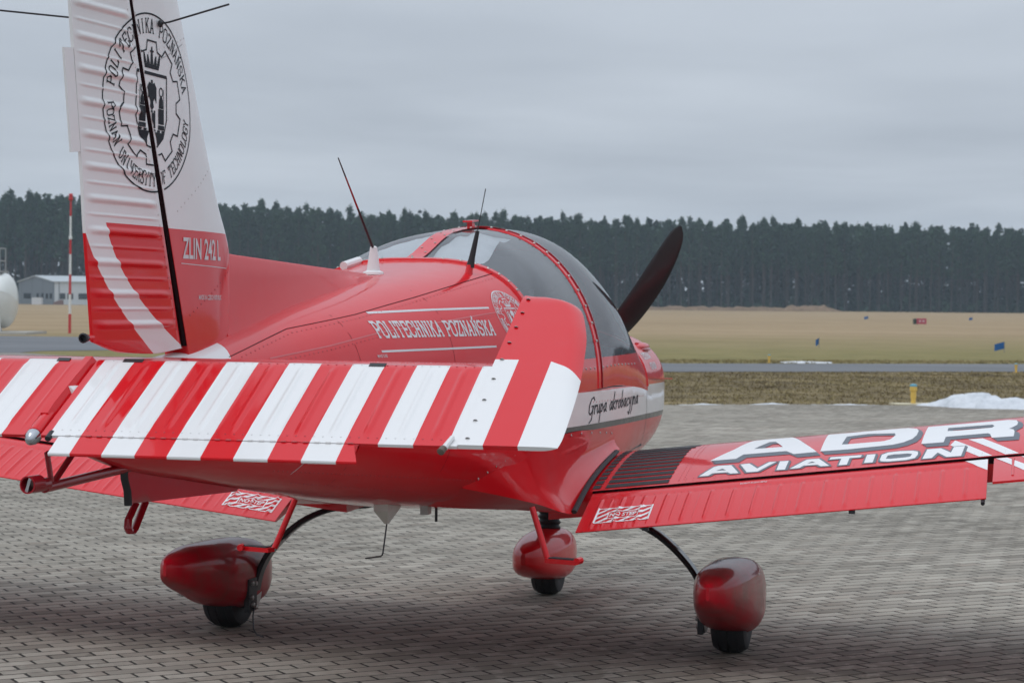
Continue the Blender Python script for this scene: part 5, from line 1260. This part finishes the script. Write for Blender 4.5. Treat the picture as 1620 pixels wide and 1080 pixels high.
for s in (1, -1):
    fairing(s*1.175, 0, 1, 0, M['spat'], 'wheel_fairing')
    wheel((s*1.172, 0, .183), .184, .078)
    br = MB().obox((s*1.048, -.05, .16), (.012, 0, 0), (0, .05, 0), (0, 0, .075)); br.build('brake_bracket', M['dark'], AC, False)
    for (y, z) in ((-.07, .215), (-.03, .21), (-.075, .15), (-.03, .10), (-.06, .115)):
        MB().lathe((s*1.037, y, z), (-s, 0, 0), [(0, .011), (.012, .011), (.014, .006)], 8).build('bolt', M['screw'], AC)
    MB().lathe((s*1.05, .0, .18), (s, 0, 0), [(0, .10), (.012, .10)], 28).build('brake_disc', M['steel'], AC)
    pass
MB().tube([(-1.03, -.05, .10), (-1.02, -.09, .07), (-.99, -.16, .02), (-.95, -.22, .006), (-.90, -.27, .006)], .0035, 6).build('ground_wire', M['dark'], AC)
NF = [(-.56, .275, .215, .012), (-.5, .298, .18, .060), (-.35, .325, .13, .105), (-.15, .342, .095, .128), (0, .345, .08, .132), (.15, .33, .085, .118), (.26, .29, .11, .085), (.33, .24, .155, .035)]
fairing(0, 1.5, 1, 0, M['red'], 'nose_wheel_fairing', NF); wheel((0, 1.5, .163), .164, .07)
MB().tube([(0, 1.52, .34), (0, 1.56, .70)], .034, 14).build('nose_strut', M['steel'], AC)
mb = MB(); prof = []
for k in range(9): prof += [(.012+.028*k, .050), (.026+.028*k, .062)]
mb.lathe((0, 1.505, .32), (0, .1, .99), prof+[(.30, .062), (.40, .062)], 18); mb.build('strut_bellows', M['rubber'], AC)
# boarding steps
for s in (1, -1):
    stp = MB().tube([(s*.50, -.96, .70), (s*.575, -1.0, .50)], .0125, 10); stp.obox((s*.64, -1.02, .497), (.066, -.018, .0), (.006, .022, 0), (0, 0, .009)); stp.tube([(s*.704, -1.055, .503), (s*.712, -1.015, .503)], .014, 8)
    sp_ = stp.build('boarding_step', M['red'], AC, True, 40); MB().obox((s*.642, -1.02, .5075), (.054, -.015, 0), (.005, .018, 0), (0, 0, .0025)).build('step_tread', M['grip'], sp_, False)
# aerials
A1 = MB().lathe((.0, -1.49, sec(-1.49)[1]+.0), (0, 0, 1), [(-.004, .042), (.006, .040), (.012, .026), (.10, .0135), (.105, .008)], 18).build('aerial_base', M['white'], AC)
b0 = Vector((0, -1.50, sec(-1.49)[1]+.10)); tipA = Vector((0, -1.909, 2.028))
MB().tube([b0, b0.lerp(tipA, .45)], [.005, .004], 8).build('whip_aerial', M['dark'], A1); MB().tube([b0.lerp(tipA, .45), b0.lerp(tipA, .8)], [.004, .003], 8).build('whip_aerial', M['red_dark'], A1); MB().tube([b0.lerp(tipA, .8), tipA], [.003, .0022], 8).build('whip_aerial', M['dark'], A1)
bz = upn(-1.135, .281)
A2 = MB().tube([(.278, -1.14, bz-.01), (.282, -1.135, bz+.03)], [(.022, .016), (.017, .013)], 12).build('aerial_foot', M['red'], AC)
MB().tube([(.2825, -1.135, bz+.022), (.290, -1.135, bz+.06), (.312, -1.135, bz+.165)], [.017, .0125, .008], 12).build('rubber_aerial', M['rubber'], A2); MB().tube([(.312, -1.135, bz+.165), (.343, -1.135, bz+.33)], .0018, 6).build('aerial_wire', M['dark'], A2)
MB().tube([(-.235, -1.15, upn(-1.1, .235)+.006), (-.225, -.99, upn(-.99, .225)+.010)], .017, 10).build('aerial_pod', M['white'], AC)
zb_ = sec(-1.6)[0]
MB().grid([[(x, y, z) for x, y in ((.07, ya), (.125, ya), (.125, yb_), (.07, yb_))] for z, ya, yb_ in ((zb_+.06, -1.69, -1.50), (zb_-.012, -1.68, -1.52))]+[[(x, y, zb_-.065) for x, y in ((.093, -1.62), (.105, -1.62), (.105, -1.60), (.093, -1.60))]], True, True).build('belly_pod', plain('pod_cream', (.55, .52, .47), .5), AC, False)
MB().tube([(.10, -1.61, zb_-.06), (.10, -1.655, zb_-.165), (.10, -1.665, zb_-.176), (.10, -1.69, zb_-.178), (.10, -1.86, zb_-.165)], .003, 6).build('drain_wire', M['dark'], AC)
MB().tube([(.1, -.953, .70), (.1, -.952, .628)], .006, 8).build('drain_tube', M['dark'], AC)
MB().box((.16, -1.38, .70), (.19, -1.33, .742)).build('drain_box', M['screw'], AC, False)
# --- propeller
HC = Vector((0, 2.25, 1.17))
def blade(ang):
    r_ = Vector((math.sin(ang), 0, math.cos(ang))); tng = Vector((math.cos(ang), 0, -math.sin(ang))); rows_ = []
    tab = [(.08, .030, .030, 50), (.16, .042, .024, 44), (.26, .064, .014, 36), (.45, .072, .010, 28), (.62, .070, .008, 22), (.78, .059, .006, 18), (.87, .046, .005, 16), (.925, .028, .003, 15), (.95, .006, .002, 15)]
    c = list(zip(*tab)); fw, ft, fa = [pchip(c[0], k) for k in c[1:]]
    for q in yl(.08, .95, 30):
        p = R(fa(q)); cd_ = tng*math.cos(p)+Vector((0, 1, 0))*math.sin(p); nn_ = r_.cross(cd_); row = []
        for k in range(16): a = k*2*math.pi/16; row.append(HC+r_*q+tng*.055*math.sin(math.pi*min(1, q/.95))**.8+cd_*fw(q)*math.cos(a)+nn_*ft(q)*math.sin(a))
        rows_.append(row)
    return rows_
PR = MB().lathe((0, 2.16, 1.15), (0, 1, 0), [(.0, .16), (.03, .165), (.16, .14), (.28, .085), (.36, .02), (.365, .002)], 28).build('spinner', M['white'], AC)
for k in range(3): MB().grid(blade(R(35.6+120*k)), True, True).build('propeller_blade', M['prop'], AC, True, 40)
